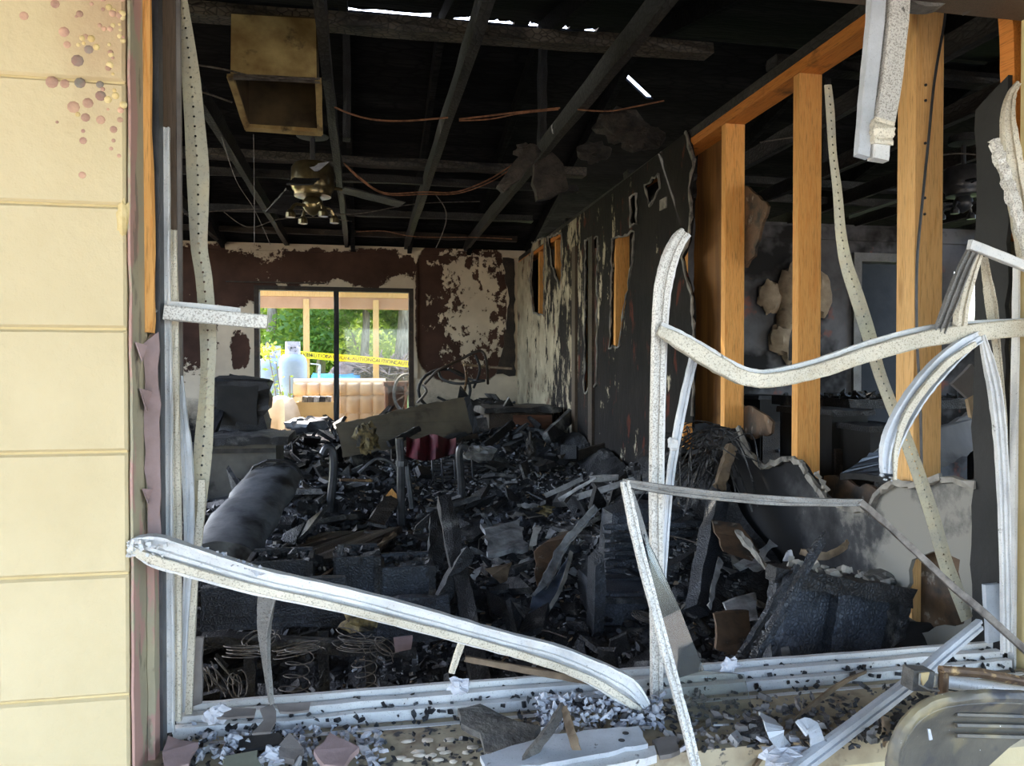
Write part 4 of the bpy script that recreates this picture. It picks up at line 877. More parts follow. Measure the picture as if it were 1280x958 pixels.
# ---- charred crates behind the seat
def crate(x0, x1, ytop, ybot, Y, D, label, m='char_blue'):
    a, b = q(x0, ytop, Y), q(x1, ytop, Y); zb = q(x0, ybot, Y).z; t = empty('charred_crate', ((a.x + b.x) / 2, Y + D / 2, zb), label, 'crate', 'charred crates behind the seat'); zc = (a.z + zb) / 2; h = a.z - zb
    MB().box(((a.x + b.x) / 2, Y, zc), (b.x - a.x, .018, h)).build('side', m, t); MB().box(((a.x + b.x) / 2, Y + D, zc + .01), (b.x - a.x, .018, h)).build('side', m, t)
    MB().box((a.x, Y + D / 2, zc), (.018, D, h)).build('side', 'char', t); MB().box((b.x, Y + D / 2, zc), (.018, D, h)).build('side', 'char_ash', t); MB().box(((a.x + b.x) / 2, Y + D / 2, zb + .01), (b.x - a.x, D, .018)).build('bottom', 'char', t)
    mf = MB(); rf = random.Random(int(x0))
    for _ in range(60): chip(mf, V((rf.uniform(a.x, b.x), rf.uniform(Y, Y + D), a.z - rf.uniform(.0, .05))), rf.uniform(.012, .035), rf, .3)
    fo = mf.build('rubble_fill', 'char_ash', t); fo['kind'] = 'stuff'
    MB().sweep([V((b.x, Y - .012, zb)), V((b.x, Y - .012, a.z))], [(-.012, -.006), (-.012, .006), (.012, .006), (.012, -.006)], jit=.001).build('corner_strip', 'char_ash', t)
crate(310, 387, 703, 760, 2.85, .16, 'low charred crate left of the other two, just above the fallen rail')
crate(420, 472, 697, 760, 2.85, .16, 'charred crate with pale corner strip in the middle of the three')
crate(478, 540, 710, 770, 2.8, .18, 'charred crate at the foot of the leaning post')
# ---- slanted black board and small plank
tag(sheetpx([(338, 706, 3.0), (398, 667, 3.55), (503, 658, 3.6), (458, 695, 3.05)], .03, .008, face=V((0, 0, -1))).build('table_leaf', 'char_brown'), 'dark scorched board lying tilted above the crates', 'board')
tag(ppl(455, 694, 2.98, 494, 668, 3.4, 5, .012).build('lit_edge', 'tan'), 'pale strip put in for the lit edge of the tilted scorched board', 'lath')  # light catching the board's edge, drawn as a pale strip
tag(ppl(464, 664, 3.9, 490, 622, 4.0, 20, .03).build('leaning_board', 'char_brown'), 'short brown charred slat leaning on the metal chair post', 'slat')
tag(sheetpx([(482, 620, 3.98), (490, 611, 4.0), (499, 622, 4.0), (486, 627, 3.97)], .01, .003).build('orange_chip', 'pine'), 'small orange wood chip on the leaning slat', 'chip')
# ---- rolled mattress, grey appliance, black upright box at left
a, b = q(272, 700, 3.1), q(342, 598, 4.0); r_ = 46 * mpp(a); mb = MB(); dirv = (b - a)
pa = [a + dirv * (i / 14) for i in range(15)]
pr = [(math.cos(t * 2 * math.pi / 20) * r_, math.sin(t * 2 * math.pi / 20) * r_ * .5) for t in range(20)]
mb.sweep(pa, pr, V((0, 0, 1)), [1 + .06 * math.sin(i * 1.3) for i in range(15)], .006)
rm = mb.build('rolled_mattress', 'slate', smooth=True); tag(rm, 'ash-grey rolled mattress lying slanted at the left of the room', 'mattress')
spi = [b + V((math.cos(t * .6) * r_ * (1 - t / 40), -.01, math.sin(t * .6) * r_ * .7 * (1 - t / 40))) for t in range(36)]; MB().tube(spi, .008, 5).build('spiral_edge', 'char', rm)
A0, A1 = q(258, 560, 5.2), q(345, 560, 5.2); zt2, zb = q(300, 556, 5.2).z, q(300, 640, 5.2).z
ap = empty('appliance', ((A0.x + A1.x) / 2, 5.45, zb), 'smoked grey enamel appliance under the black upright box at left', 'appliance')
MB().box(((A0.x + A1.x) / 2, 5.45, (zt2 + zb) / 2), (A1.x - A0.x, .5, zt2 - zb)).build('body', 'greybox', ap)
plank(V((A0.x - .05, 5.45, zt2 + .025)), V((A1.x + .08, 5.45, zt2 + .025)), .6, .05, V((0, 0, 1)), 10, .008).build('lid', 'char_ash', ap)
MB().box(((A0.x + A1.x) / 2, 5.195, zt2 - .04), (A1.x - A0.x, .012, .03)).build('trim_strip', 'steel_dark', ap)
a, b = q(262, 472, 5.9), q(333, 540, 5.9); bx = empty('charred_box', ((a.x + b.x) / 2, 6.0, zt2 + .05), 'tall black charred box against the left side of the sliding door', 'box')
plank(V(((a.x + b.x) / 2, 6.0, b.z - .1)), V(((a.x + b.x) / 2 + .01, 6.0, a.z)), b.x - a.x, .22, V((0, -1, 0)), 12, .022).build('body', 'char', bx)
MB().prism([rag([(a.x + .05, b.z + .05), (b.x - .06, b.z + .05), (b.x - .06, a.z - .06), (a.x + .05, a.z - .06)], .05, .01)], lambda u, v, t: V((u, 5.885 - t, v)), .012).build('front_panel', 'soot', bx)
tag(ppl(262, 548, 5.6, 292, 470, 6.3, 10, .03).build('leaning_strip', 'char'), 'narrow black strip leaning against the charred box', 'strip')
# ---- charred metal chair, red cloth, wire rack
ch = empty('metal_chair', (q(500, 640, 4.1).x, 4.1, q(500, 655, 4.1).z), 'burnt metal chair frame with three bare posts below the smoky panel', 'chair')
MB().tube([p.xyz for p in cr([V((*q(x, y, 4.2), 0)) for x, y in ((404, 568), (409, 560), (416, 566), (417, 590), (413, 630), (411, 660))], 5)], .022, 8).build('post', 'steel_dark', ch, smooth=True)
MB().tube([p.xyz for p in cr([V((*q(x, y, 4.0), 0)) for x, y in ((499, 548), (501, 578), (501, 620), (502, 662))], 5)], .021, 8).build('post', 'steel_dark', ch, smooth=True)
MB().tube([p.xyz for p in cr([V((*q(x, y, 4.2), 0)) for x, y in ((584, 562), (577, 559), (574, 568), (576, 600), (579, 662))], 5)], .020, 8).build('post', 'steel_dark', ch, smooth=True)
MB().tube([q(502, 576, 3.98), q(502, 583, 3.98)], .030, 10).build('collar', 'steel_dark', ch)
MB().tube([p.xyz for p in cr([V((*q(x, y, 4.05), 0)) for x, y in ((508, 580), (512, 610), (515, 636))], 5)], .014, 6).build('brace', 'steel_dark', ch)
MB().tube([p.xyz for p in cr([V((*q(x, y, 4.4), 0)) for x, y in ((448, 592), (470, 574), (488, 578), (498, 590))], 6)], .010, 6).build('arm', 'steel_dark', ch)
MB().tube([q(425, 600, 4.3), q(465, 601, 4.35)], .009, 6).build('crossbar', 'rust', ch)
mb = MB(); W, H = 22, 9
for j in range(H + 1):
    for i in range(W + 1):
        u, v = i / W, j / H; p = q(508 + 62 * u, 546 + 24 * v + 5 * math.sin(u * 4) * v + 3 * (1 - v) * math.sin(u * 9), 4.75 - .22 * v + .05 * math.sin(u * 17 + v)); mb.v.append(p)
for j in range(H):
    for i in range(W): k = j * (W + 1) + i; mb.f.append([k, k + 1, k + W + 2, k + W + 1])
k0 = len(mb.v); mb.v += [p + V((0, .012, -.006)) for p in mb.v[:k0]]; mb.f += [[i + k0 for i in f][::-1] for f in mb.f[:]]
tag(mb.build('red_cloth', 'red', smooth=True), 'scorched dark red cloth draped behind the burnt metal chair', 'cloth')
wk = empty('wire_rack', (q(590, 610, 4.7).x, 4.75, q(590, 630, 4.7).z), 'blackened wire rack standing under the red cloth', 'rack')
for i in range(10): MB().tube([q(538, 578 + i * 4.6, 4.7), q(590, 576 + i * 4.8, 4.75), q(636, 574 + i * 4.6, 4.95)], .006, 5).build('slat', 'steel_dark', wk)
for px in (540, 552, 568, 590, 614, 634): MB().tube([q(px, 575, 4.69 if px < 600 else 4.9), q(px + 3, 626, 4.66 if px < 600 else 4.88)], .007, 5).build('upright', 'steel_dark', wk)
tag(blob(q(598, 567, 4.75), (.10, .07, .05), 12, 8, .5, 2.4, 8).build('grey_wad', 'ash'), 'grey crumpled wad lying on top of the wire rack', 'wad')
# ---- fallen smoky panel and things around it
fp = sheetpx([(419, 531, 5.5), (500, 512, 5.65), (585, 496, 5.8), (594, 540, 5.72), (520, 556, 5.55), (428, 572, 5.35)], .035, .008)
fpo = fp.build('fallen_sheet', 'panel'); tag(fpo, 'smoky beige panel fallen across the rubble before the sliding door', 'panel')
ppl(584, 497, 5.77, 595, 541, 5.68, 7, .04, jit=.004).build('edge_strip', 'char', fpo); ppl(520, 562, 5.5, 596, 545, 5.66, 6, .03, jit=.004).build('edge_strip', 'char_brown', fpo)
tag(blob(q(458, 547, 5.30), (.075, .03, .09), 14, 10, .9, 3, 5).build('insulation_tuft', 'yellow_tuft'), 'yellow insulation tuft stuck to the fallen smoky panel', 'insulation')
tag(ppl(486, 556, 5.2, 524, 536, 5.35, 8, .03).build('charred_stick', 'char'), 'black charred stick lying across the top of the red cloth', 'stick')
tag(ppl(411, 527, 6.3, 424, 552, 6.2, 5, .02).build('charred_peg', 'char'), 'thin charred peg standing at the foot of the door post', 'peg')
for k, (x, y, Y, s_, m, nm, lab) in enumerate(((392, 533, 7.2, .12, 'steel_dark', 'dark_bundle', 'dark glossy bundle on the sill of the sliding door'), (375, 531, 7.25, .09, 'slate', 'grey_bundle', 'grey bundle left of the dark bundle at the sliding door'))):
    tag(blob(q(x, y, Y), (s_ * 1.5, s_, s_ * .7), 14, 10, .5, 2, k).build(nm, m, smooth=True), lab, 'bundle')
tag(sheetpx([(372, 545, 6.9), (410, 540, 7.0), (420, 548, 6.8), (418, 553, 6.7), (380, 552, 6.7)], .01, .01, face=V((0, 0, 1))).build('pale_sheet', 'gypsum'), 'pale torn sheet lying inside the sliding door', 'sheet')
# ---- burnt bicycle in the far right corner
bi = empty('bicycle', (q(575, 480, 6.8).x, 6.8, q(575, 502, 6.8).z), 'burnt bicycle piled in the far right corner of the room', 'bicycle')
for pts, m in (([(531, 480), (545, 465), (558, 458), (575, 450), (594, 440), (603, 440), (608, 452), (610, 480)], 'char_brown'), ([(548, 462), (553, 474), (575, 480), (606, 476)], 'steel_dark'), ([(580, 455), (583, 470), (581, 488)], 'rust'), ([(581, 456), (610, 459), (640, 461)], 'tan'),
               ([(560, 461), (586, 474), (606, 476)], 'steel_dark'), ([(528, 482), (533, 490), (522, 503)], 'wire'), ([(594, 444), (600, 462), (592, 485)], 'char')):
    MB().tube([p.xyz for p in cr([V((*q(x, y, 6.8 + .1 * math.sin(x)), 0)) for x, y in pts], 4)], .012, 6).build('tube', m, bi)
cw = q(556, 488, 6.9); circ = [cw + V((.24 * math.cos(t * math.pi / 12), .06 * math.cos(t * math.pi / 12), .19 * math.sin(t * math.pi / 12))) for t in range(25)]
MB().tube(circ, .014, 6).build('wheel_rim', 'char', bi)
# ---- charred cabinet right of centre, beams
a, b = q(612, 517, 5.7), q(690, 515, 5.7); zb = q(640, 565, 5.7).z
cbn = empty('charred_cabinet', ((a.x + b.x) / 2, 5.9, zb), 'brown charred cabinet half buried below the right wall', 'cabinet')
MB().box(((a.x + b.x) / 2, 5.95, (a.z + zb) / 2), (b.x - a.x, .46, a.z - zb)).build('body', 'char_brown', cbn)
cdo = MB().box(((a.x + b.x) / 2 + .09, 5.705, (a.z + zb) / 2), ((b.x - a.x) * .62, .03, (a.z - zb) * .9)).build('door', 'brownwood', cbn)
MB().lathe(((a.x + b.x) / 2 - .03, 5.69, (a.z + zb) / 2 + .05), [(.01, 0), (.016, .015), (.004, .024)], 8, V((0, -1, 0))).build('knob', 'steel_dark', cdo)
plank(V((a.x - .05, 5.9, a.z + .02)), V((b.x + .05, 5.9, a.z + .03)), .55, .04, V((0, 0, 1)), 8, .01).build('top', 'char_ash', cbn)
for nm, args, m, lab, cat in (('charred_beam', (683, 548, 5.2, 748, 488, 6.0, 14, .05), 'char_ash', 'long charred beam propped slanting against the right wall', 'beam'),
                  ('charred_beam', (604, 560, 5.3, 640, 530, 5.6, 9, .04), 'char', 'short black beam leaning before the brown charred cabinet', 'beam'),
                  ('charred_beam', (700, 575, 4.7, 812, 545, 4.8, 12, .04), 'char_brown', 'brown beam lying along the crest of the heap', 'beam'),
                  ('charred_beam', (556, 626, 3.1, 604, 868, 2.3, 20, .06), 'char_ash', 'ash-crusted post leaning upright in the middle of the heap', 'beam'),
                  ('charred_beam', (528, 792, 2.55, 584, 690, 2.8, 16, .05), 'char', 'black post crossing behind the ash-crusted leaning post', 'beam'),
                  ('charred_beam', (546, 645, 3.2, 542, 720, 3.0, 17, .05), 'char', 'stubby black post just left of the ash-crusted leaning post', 'beam'),
                  ('charred_beam', (730, 560, 5.0, 800, 545, 5.1, 10, .03), 'char', 'dark lath lying near the foot of the black right wall', 'beam'),
                  ('charred_beam', (640, 715, 3.0, 700, 690, 3.2, 8, .03), 'char_ash', 'thin ashed lath bridging the scraps in mid heap', 'beam'),
                  ('charred_beam', (1028, 674, 1.84, 944, 824, 1.70, 9, .018), 'char_blue', 'thick charred beam with a splintered tip leaning on the dresser', 'beam'),
                  ('charred_beam', (996, 708, 1.88, 926, 820, 1.74, 8, .016), 'char_blue', 'second charred beam tucked left of the splintered one', 'beam'),
                  ('charred_beam', (900, 605, 2.8, 872, 765, 2.35, 21, .06), 'char_blue', 'broad black timber standing behind the right frame upright', 'beam')):
    tag(ppl(*args, seg=12, jit=.003 if args[6] < 12 else .005).build(nm, m), lab, cat)
MB_ = ppl(1014, 690, 1.83, 1031, 664, 1.85, 7, .02, taper=.8); tag(MB_.build('splinter', 'char_ash'), 'pointed splinter at the tip of the thick charred beam', 'splinter')
# ---- scraps in the middle of the heap
def strip(pts, Y, prof, m, nm, lab, cat, jit=.002, tw=None, **k):
    o = rail(pts, Y, prof, 5, jit, twist=tw).build(nm, m); return tag(o, lab, cat, **k)
strip([(746, 634, 8, 3.1), (722, 660, 9, 3.05), (700, 688, 11, 3.0), (684, 722, 12, 2.9), (668, 748, 10, 2.8)], 3, P_L, 'ash', 'ash_curl', 'pale ashed strip curling down the middle of the heap', 'strip', .004)
strip([(714, 690, 6, 2.9), (706, 722, 5, 2.8), (692, 752, 5, 2.7), (676, 772, 7, 2.65), (655, 786, 3, 2.6)], 3, P_FLAT, 'gypsum', 'pale_strip', 'thin pale strip hooking below the blue scrap', 'strip', .002)
tag(sheetpx([(661, 768, 2.7), (666, 746, 2.8), (690, 728, 2.9), (712, 694, 3.0), (714, 704, 2.95), (702, 738, 2.8), (684, 762, 2.7)], .008, .004).build('blue_scrap', 'blue_scrap'), 'blue scorched vinyl scrap in the middle of the heap', 'scrap')
tag(sheetpx([(668, 690, 3.1), (700, 666, 3.25), (716, 664, 3.2), (700, 690, 3.1), (680, 724, 2.95), (672, 734, 2.9)], .01, .006).build('brown_scrap', 'paper'), 'brown paper scrap behind the pale ashed strip', 'scrap')
tag(sheetpx([(606, 712, 3.0), (640, 704, 3.05), (634, 726, 2.95), (626, 730, 2.9)], .01, .004).build('tan_scrap', 'tan'), 'tan board scrap pointing down beside the leaning post', 'scrap')
tag(sheetpx([(600, 660, 3.5), (650, 655, 3.6), (660, 690, 3.3), (610, 698, 3.2)], .02, .012, face=V((0, 0, 1))).build('crumpled_paper', 'ash'), 'crumpled grey papers right of the ash-crusted leaning post', 'paper')
tag(blob(q(681, 641, 3.9), (.065, .05, .03), 12, 8, .9, 3, 9).build('insulation_tuft', 'yellow_tuft'), 'cream insulation tuft in the centre of the heap', 'insulation')
tag(blob(q(664, 560, 5.0), (.035, .03, .09), 10, 8, .9, 3, 19).build('insulation_tuft', 'grey_tuft'), 'sooty insulation tuft below the brown charred cabinet', 'insulation')
strip([(766, 540, 5, 4.6), (792, 520, 5, 4.7), (806, 526, 5, 4.6)], 4.6, P_FLAT, 'tan', 'tan_strip', 'bent tan strip on the heap below the black wall', 'strip')
rr2 = random.Random(15)
for k in range(16):
    p = q(rr2.uniform(700, 850), rr2.uniform(596, 626), 3.6 + rr2.uniform(-.3, .3)); d = V((rr2.uniform(.5, 1), rr2.uniform(-.4, .4), rr2.uniform(0, .5))).normalized() * rr2.uniform(.06, .16)
    tag(plank(p - d, p + d, rr2.uniform(.012, .03), .006, V((0, -1, .5)), 4, .003, rr2).build('ash_lath', 'ash'), 'thin grey lath in the bundle below the frame upright', 'lath', 'grey laths in the bundle')
# reeds and brown stick by the right wall
rd = MB(); rr2 = random.Random(6)
for i in range(90):
    a = q(rr2.uniform(858, 925), rr2.uniform(535, 575), 3.0 + rr2.uniform(-.15, .15)); b = a + V((rr2.uniform(-.3, .1), rr2.uniform(-.3, .05), rr2.uniform(-.26, -.02))); m_ = a.lerp(b, .5) + V((rr2.gauss(0, .02), 0, rr2.uniform(.01, .08)))
    rd.tube(cr([a, m_, b], 4), rr2.uniform(.002, .004), 4)
tag(rd.build('fibre_clump', 'char_ash'), 'clump of grey burnt fibres hanging at the foot of the studs', 'fibres', None, 'stuff')
tag(ppl(914, 558, 2.8, 899, 610, 2.72, 13, .03).build('brown_stick', 'tan'), 'short brown stick standing before the first bare stud', 'stick')
tag(ppl(858, 530, 3.3, 860, 562, 3.25, 12, .03).build('orange_stub', 'pine'), 'small orange stud stub seen behind the thin frame bar', 'stub')
tag(ppl(1021, 591, 2.2, 1034, 614, 2.2, 5, .012).build('pale_lath', 'gypsum'), 'small pale lath on the torn edge of the drywall', 'lath')
# ---- charred armchair behind the centre upright
AC = 2.75
ac = empty('armchair', (q(810, 720, AC).x, AC, .35), 'charred black armchair behind the bent sash corner', 'armchair')
def soft(pts, Yf, depth, name, m='char_blue', rnd=.012):
    P = [q(x, y, Yf + dy) for x, y, dy in pts]; mb = MB(); nn = len(P); c = sum(P, V()) / nn; rings = []
    for f, dd in ((.86, -.012), (.97, 0), (1, .03), (1, depth)): rings.append([c + (p - c) * f + V((0, dd, 0)) for p in P])
    k = 0; mb.v = [p for r in rings for p in r]
    mb.f.append(list(range(nn)))
    for j in range(3):
        for i in range(nn): mb.f.append([j * nn + i, j * nn + (i + 1) % nn, (j + 1) * nn + (i + 1) % nn, (j + 1) * nn + i])
    mb.f.append([3 * nn + i for i in range(nn)][::-1]); return mb.build(name, m, ac)
soft([(764, 642, .1), (800, 628, .12), (878, 640, .12), (884, 735, 0), (756, 735, 0)], AC + .1, .12, 'backrest')
soft([(752, 738, 0), (888, 738, 0), (892, 765, -.02), (840, 785, -.02), (750, 783, -.02)], AC - .12, .3, 'seat')
soft([(742, 702, 0), (754, 692, 0), (758, 735, 0), (753, 796, 0), (740, 798, 0)], AC - .2, .07, 'arm')
soft([(880, 700, 0), (891, 705, 0), (890, 780, 0), (879, 782, 0)], AC - .2, .07, 'arm')
for i in range(8): ppl(754 + i * .5, 660 + i * 11, AC + .08 - i * .01, 884, 655 + i * 11, AC + .08 - i * .01, 6, .02, jit=.004, seg=12).build('ridge', 'char_blue', ac)
ppl(752, 750, AC - .14, 890, 752, AC - .14, 8, .02, jit=.003).build('front_rail', 'char_ash', ac)
for i in range(3): coil(806 + i * 3, 772, AC - .25, .05, .02, 2, .3, ac)
# ---- charred dresser by the right end of the window
DY = 1.92
ds = empty('dresser', (q(1050, 780, DY).x, DY + .2, .45), 'charred black dresser lying under rubble at the right of the window', 'dresser')
sheetpx([(968, 722, DY), (1045, 735, DY), (1042, 832, DY - .03), (975, 836, DY - .03)], .03, .003).build('panel', 'char_blue', ds)
sheetpx([(1047, 736, DY), (1118, 748, DY), (1112, 826, DY - .03), (1044, 830, DY - .03)], .03, .003).build('panel', 'char_blue', ds)
for a in ((972, 716, 964, 838, 14), (1052, 735, 1036, 834, 16), (1128, 744, 1112, 830, 17)): ppl(a[0], a[1], DY - .02, a[2], a[3], DY - .05, a[4], .04, jit=.003, seg=14).build('post', 'char_ash' if a[0] > 1100 else 'char_blue', ds)
ppl(962, 716, DY - .02, 1136, 746, DY - .02, 20, .05, jit=.005, seg=14).build('top_rail', 'char', ds)
sheetpx([(966, 712, DY), (1134, 742, DY), (1120, 722, DY + .35), (985, 700, DY + .35)], .02, .006, face=V((0, 0, -1))).build('top', 'char', ds)
rr2 = random.Random(31)
for k in range(26):
    t = rr2.random(); p = q(985 + 130 * t, 706 + 28 * t - rr2.random() * 10, DY + rr2.uniform(-.02, .2)); mb = MB(); chip(mb, p, rr2.uniform(.008, .022), rr2, .4)
    tag(mb.build('plaster_crumb', 'gypsum'), 'pale plaster crumb lying on top of the charred dresser', 'plaster', 'plaster crumbs on the dresser')
tag(sheetpx([(985, 690, 2.1), (990, 688, 2.1), (993, 702, 2.05), (980, 702, 2.05)], .008, .001).build('white_chip', 'ash_white'), 'small bluish-white chip upright on the charred dresser', 'chip')
tag(blob(q(1108, 722, 2.02), (.07, .05, .022), 12, 7, .4, 3, 41).build('felt_pad', 'felt'), 'brown-grey felt pad at the right end of the dresser top', 'felt')
tag(ppl(920, 663, 2.4, 960, 712, 2.2, 6, .012).build('white_lath', 'gypsum'), 'thin whitish lath slanting down to the charred dresser', 'lath')
strip([(1000, 690, 8, 2.15), (1030, 695, 9, 2.1), (1052, 686, 9, 2.1), (1060, 676, 6, 2.12)], 2.1, P_FLAT, 'tan', 'curled_lath', 'curled tan lath behind the dresser top', 'lath', .003)
for nm, pts, m, lab in (('brown_sheet', [(890, 650, 2.6), (925, 655, 2.55), (950, 690, 2.4), (940, 702, 2.35), (905, 690, 2.4)], 'paper', 'brown paper sheet leaning left of the charred dresser'), ('brown_sheet', [(893, 768, 2.05), (936, 764, 2.1), (940, 800, 2.0), (918, 820, 1.95), (895, 812, 1.95)], 'paper', 'brown scorched sheet low beside the leaning charred beams'),
                 ('grey_sheet', [(905, 755, 2.2), (945, 742, 2.25), (948, 775, 2.1), (915, 778, 2.1)], 'ash', 'grey ashed sheet behind the two leaning beams'), ('ash_wad', [(955, 790, 1.95), (985, 788, 1.95), (990, 826, 1.85), (962, 832, 1.85)], 'ash', 'pale ash wad left of the charred dresser'),
                 ('black_board', [(1128, 776, 1.9), (1178, 780, 1.88), (1182, 812, 1.84), (1120, 815, 1.84)], 'soot', 'flat black board right of the charred dresser'), ('slate_scrap', [(870, 690, 2.6), (900, 700, 2.55), (896, 750, 2.4), (872, 745, 2.4)], 'char_blue', 'glossy black scrap between armchair and dresser')):
    tag(sheetpx(pts, .012, .006).build(nm, m), lab, 'sheet')
strip([(900, 700, 9, 2.3), (892, 730, 9, 2.2), (886, 760, 7, 2.1)], 2.2, P_FLAT, 'ash', 'ash_strip', 'grey ash strip hanging left of the brown sheets', 'strip', .003)
# ================================================================== BENT WINDOW METAL AT THE FRONT
def front(nm, o, lab, cat='frame bar'): return tag(o, lab, cat)
# fallen frame rail across the lower left
fr = empty('fallen_frame_rail', tuple(q(480, 760, 1.46)), 'long pale aluminium frame rail fallen diagonally across the lower left opening', 'frame rail')
rail([(161, 683, 12, 1.375), (172, 682, 26, 1.38), (195, 686, 38, 1.39), (240, 700, 37, 1.40), (325, 725, 33, 1.42), (430, 748, 31, 1.44), (530, 774, 30, 1.45), (625, 801, 27, 1.46), (687, 817, 28, 1.47), (737, 837, 30, 1.48), (781, 861, 34, 1.47), (806, 888, 20, 1.44)], 1.45, P_CHAN, 6, .0007).build('rail', 'alu', fr)
for pts, m in (([(163, 686, 9, 1.37), (205, 703, 11, 1.375), (322, 736, 9, 1.40), (430, 760, 9, 1.42), (625, 811, 9, 1.44), (737, 849, 9, 1.455), (800, 888, 8, 1.43)], 'alu_cream'),):
    rail(pts, 1.4, P_BOX, 6, .0006).build('lip', m, fr)
rr2 = random.Random(8); mb = MB()
for k in range(60):
    x = rr2.uniform(225, 330); p = q(x, 672 + (x - 192) * .33 - rr2.random() * 8 * math.sin((x - 220) / 110 * 3.1), 1.405); chip(mb, p, rr2.uniform(.003, .008), rr2, .5)
mb.build('ash_crust', 'ash_white', fr)
mb = MB()
for k in range(46):
    p = q(160 + rr2.random() ** 2 * 50, 676 + rr2.random() * 20, 1.365); chip(mb, p, rr2.uniform(.002, .006), rr2, .5)
mb.build('ash_crust', 'alu', fr)
front('x', rail([(335, 741, 23, 1.47), (332, 765, 20, 1.48), (331, 794, 17, 1.49), (334, 830, 14, 1.49), (340, 879, 11, 1.49)], 1.5, P_L, 5, .0006, twist=.9).build('curled_bar', 'alu_grey'), 'short curled grey bar hanging below the fallen frame rail')
front('x', rail([(577, 802, 9), (570, 822, 8), (564, 841, 7)], 1.49, P_STEP, 3).build('bar_stub', 'alu_cream'), 'short cream bar stub poking out under the fallen frame rail')
tag(rail([(581, 823, 7, 1.49), (640, 834, 8, 1.49), (700, 845, 8, 1.49), (745, 853, 7, 1.50)], 1.49, P_BOX, 4, .0008).build('wooden_rod', 'tan'), 'thin tan rod with pale edge lying along the sill', 'rod')
# cross bar stub on the left stile
cs_ = empty('cross_bar_stub', tuple(q(270, 398, 1.52)), 'speckled white cross bar stub sticking out of the left window stile', 'frame bar')
rail([(207, 391, 19), (270, 397, 18), (335, 403, 17)], 1.50, P_BOX, 3, .0006).build('bar', 'alu_speck', cs_)
rail([(209, 380, 7), (250, 383, 7), (301, 388, 5)], 1.51, P_FLAT, 3, .0006).build('top_flange', 'alu', cs_)
rail([(177, 366, 9, 1.48), (183, 380, 10, 1.47), (196, 393, 8, 1.49)], 1.48, P_FLAT, 4, .0006).build('bent_end', 'alu_grey', cs_)
# perforated strips with real holes
def perforated(nm, pts, Y, m, lab, rows=1, pitch=.019, hole=.0023, th=.0012):
    pa, wd = pathpx(pts, Y, 8); L = [0]
    for i in range(1, len(pa)): L.append(L[-1] + (pa[i] - pa[i - 1]).length)
    def at(s):
        i = 0
        while i < len(L) - 2 and L[i + 1] < s: i += 1
        f = (s - L[i]) / max(1e-6, L[i + 1] - L[i]); p = pa[i].lerp(pa[i + 1], f); T = (pa[i + 1] - pa[i]).normalized(); S = T.cross(V((0, -1, 0))).normalized(); return p, S, wd[i] + (wd[i + 1] - wd[i]) * f
    mb = MB(); n = int(L[-1] / pitch); k = 0; rings = []
    for c in range(n):
        for r_ in range(rows):
            s0, s1 = c * pitch, (c + 1) * pitch; u0, u1 = -.5 + r_ / rows, -.5 + (r_ + 1) / rows; um = (u0 + u1) / 2; sm = (s0 + s1) / 2 + (pitch * .2 if r_ else 0)
            out = [(s0, u0), (s0, um), (s0, u1), (sm, u1), (s1, u1), (s1, um), (s1, u0), (sm, u0)]; base = len(mb.v)
            def pt(s, du, wabs=0):
                p, S, w_ = at(min(s, L[-1])); crown = V((0, -1, 0)) * (.0022 * (1 - (2 * du) ** 2)); return p + S * (du * w_ + wabs) + crown
            O = [pt(s, u) for s, u in out]; H = []
            for s, u in out:
                a = math.atan2(u - um, (s - sm) / pitch * 1.0 / rows); H.append(pt(sm + math.cos(a) * hole, um, math.sin(a) * hole))
            off = V((0, th, 0)); mb.v += O + H + [p + off for p in O] + [p + off for p in H]
            for i in range(8):
                j = (i + 1) % 8; mb.f += [[base + i, base + j, base + 8 + j, base + 8 + i], [base + 16 + j, base + 16 + i, base + 24 + i, base + 24 + j], [base + 8 + i, base + 8 + j, base + 24 + j, base + 24 + i]]
    return tag(mb.build(nm, m), lab, 'metal strip')
perforated('perforated_strip', [(226, -20, 9), (228, 0, 12), (234, 50, 17), (239, 100, 22), (243, 150, 24), (247, 210, 27), (248, 260, 24), (249, 310, 20), (255, 350, 20), (260, 420, 20), (259, 480, 17), (254, 560, 22), (249, 630, 17), (246, 668, 14)], 1.60, 'strip', 'warped cream perforated metal strip hanging inside the left stile')
rail([(253, 600, 8, 1.59), (252, 640, 9, 1.59), (247, 690, 9, 1.59), (243, 733, 9, 1.585), (239, 820, 9, 1.58), (236, 900, 9, 1.57)], 1.58, P_BOX, 4, .0006).build('lower_edge_bar', 'alu_cream'); tag(bpy.data.objects['lower_edge_bar'], 'narrow cream bar standing below the left perforated strip', 'frame bar')
front('x', rail([(226, 470, 6, 1.58), (229, 520, 11, 1.58), (234, 570, 14, 1.58), (237, 640, 13, 1.58), (236, 700, 11, 1.57), (231, 800, 7, 1.57), (229, 890, 6, 1.57)], 1.58, P_STEP, 4).build('silver_bar', 'alu_cool'), 'silvery bowed bar squeezed behind the left stile')
tag(sheetpx([(239, 798, 1.6), (254, 798, 1.6), (252, 880, 1.58), (240, 884, 1.58)], .01, .003).build('grey_slat', 'tile_grey'), 'short grey slat standing in the lower left corner', 'slat')  # thin flat slat set on end
perforated('perforated_strip', [(1035, 106, 10), (1038, 140, 12), (1041, 190, 11), (1047, 240, 13), (1051, 290, 15), (1058, 330, 18), (1071, 370, 20), (1086, 418, 20), (1099, 465, 17), (1115, 508, 17), (1132, 548, 18), (1150, 598, 19), (1167, 650, 20), (1182, 703, 20), (1197, 741, 19), (1211, 780, 17)], 1.66, 'strip', 'warped grey perforated metal strip leaning across the bare studs')
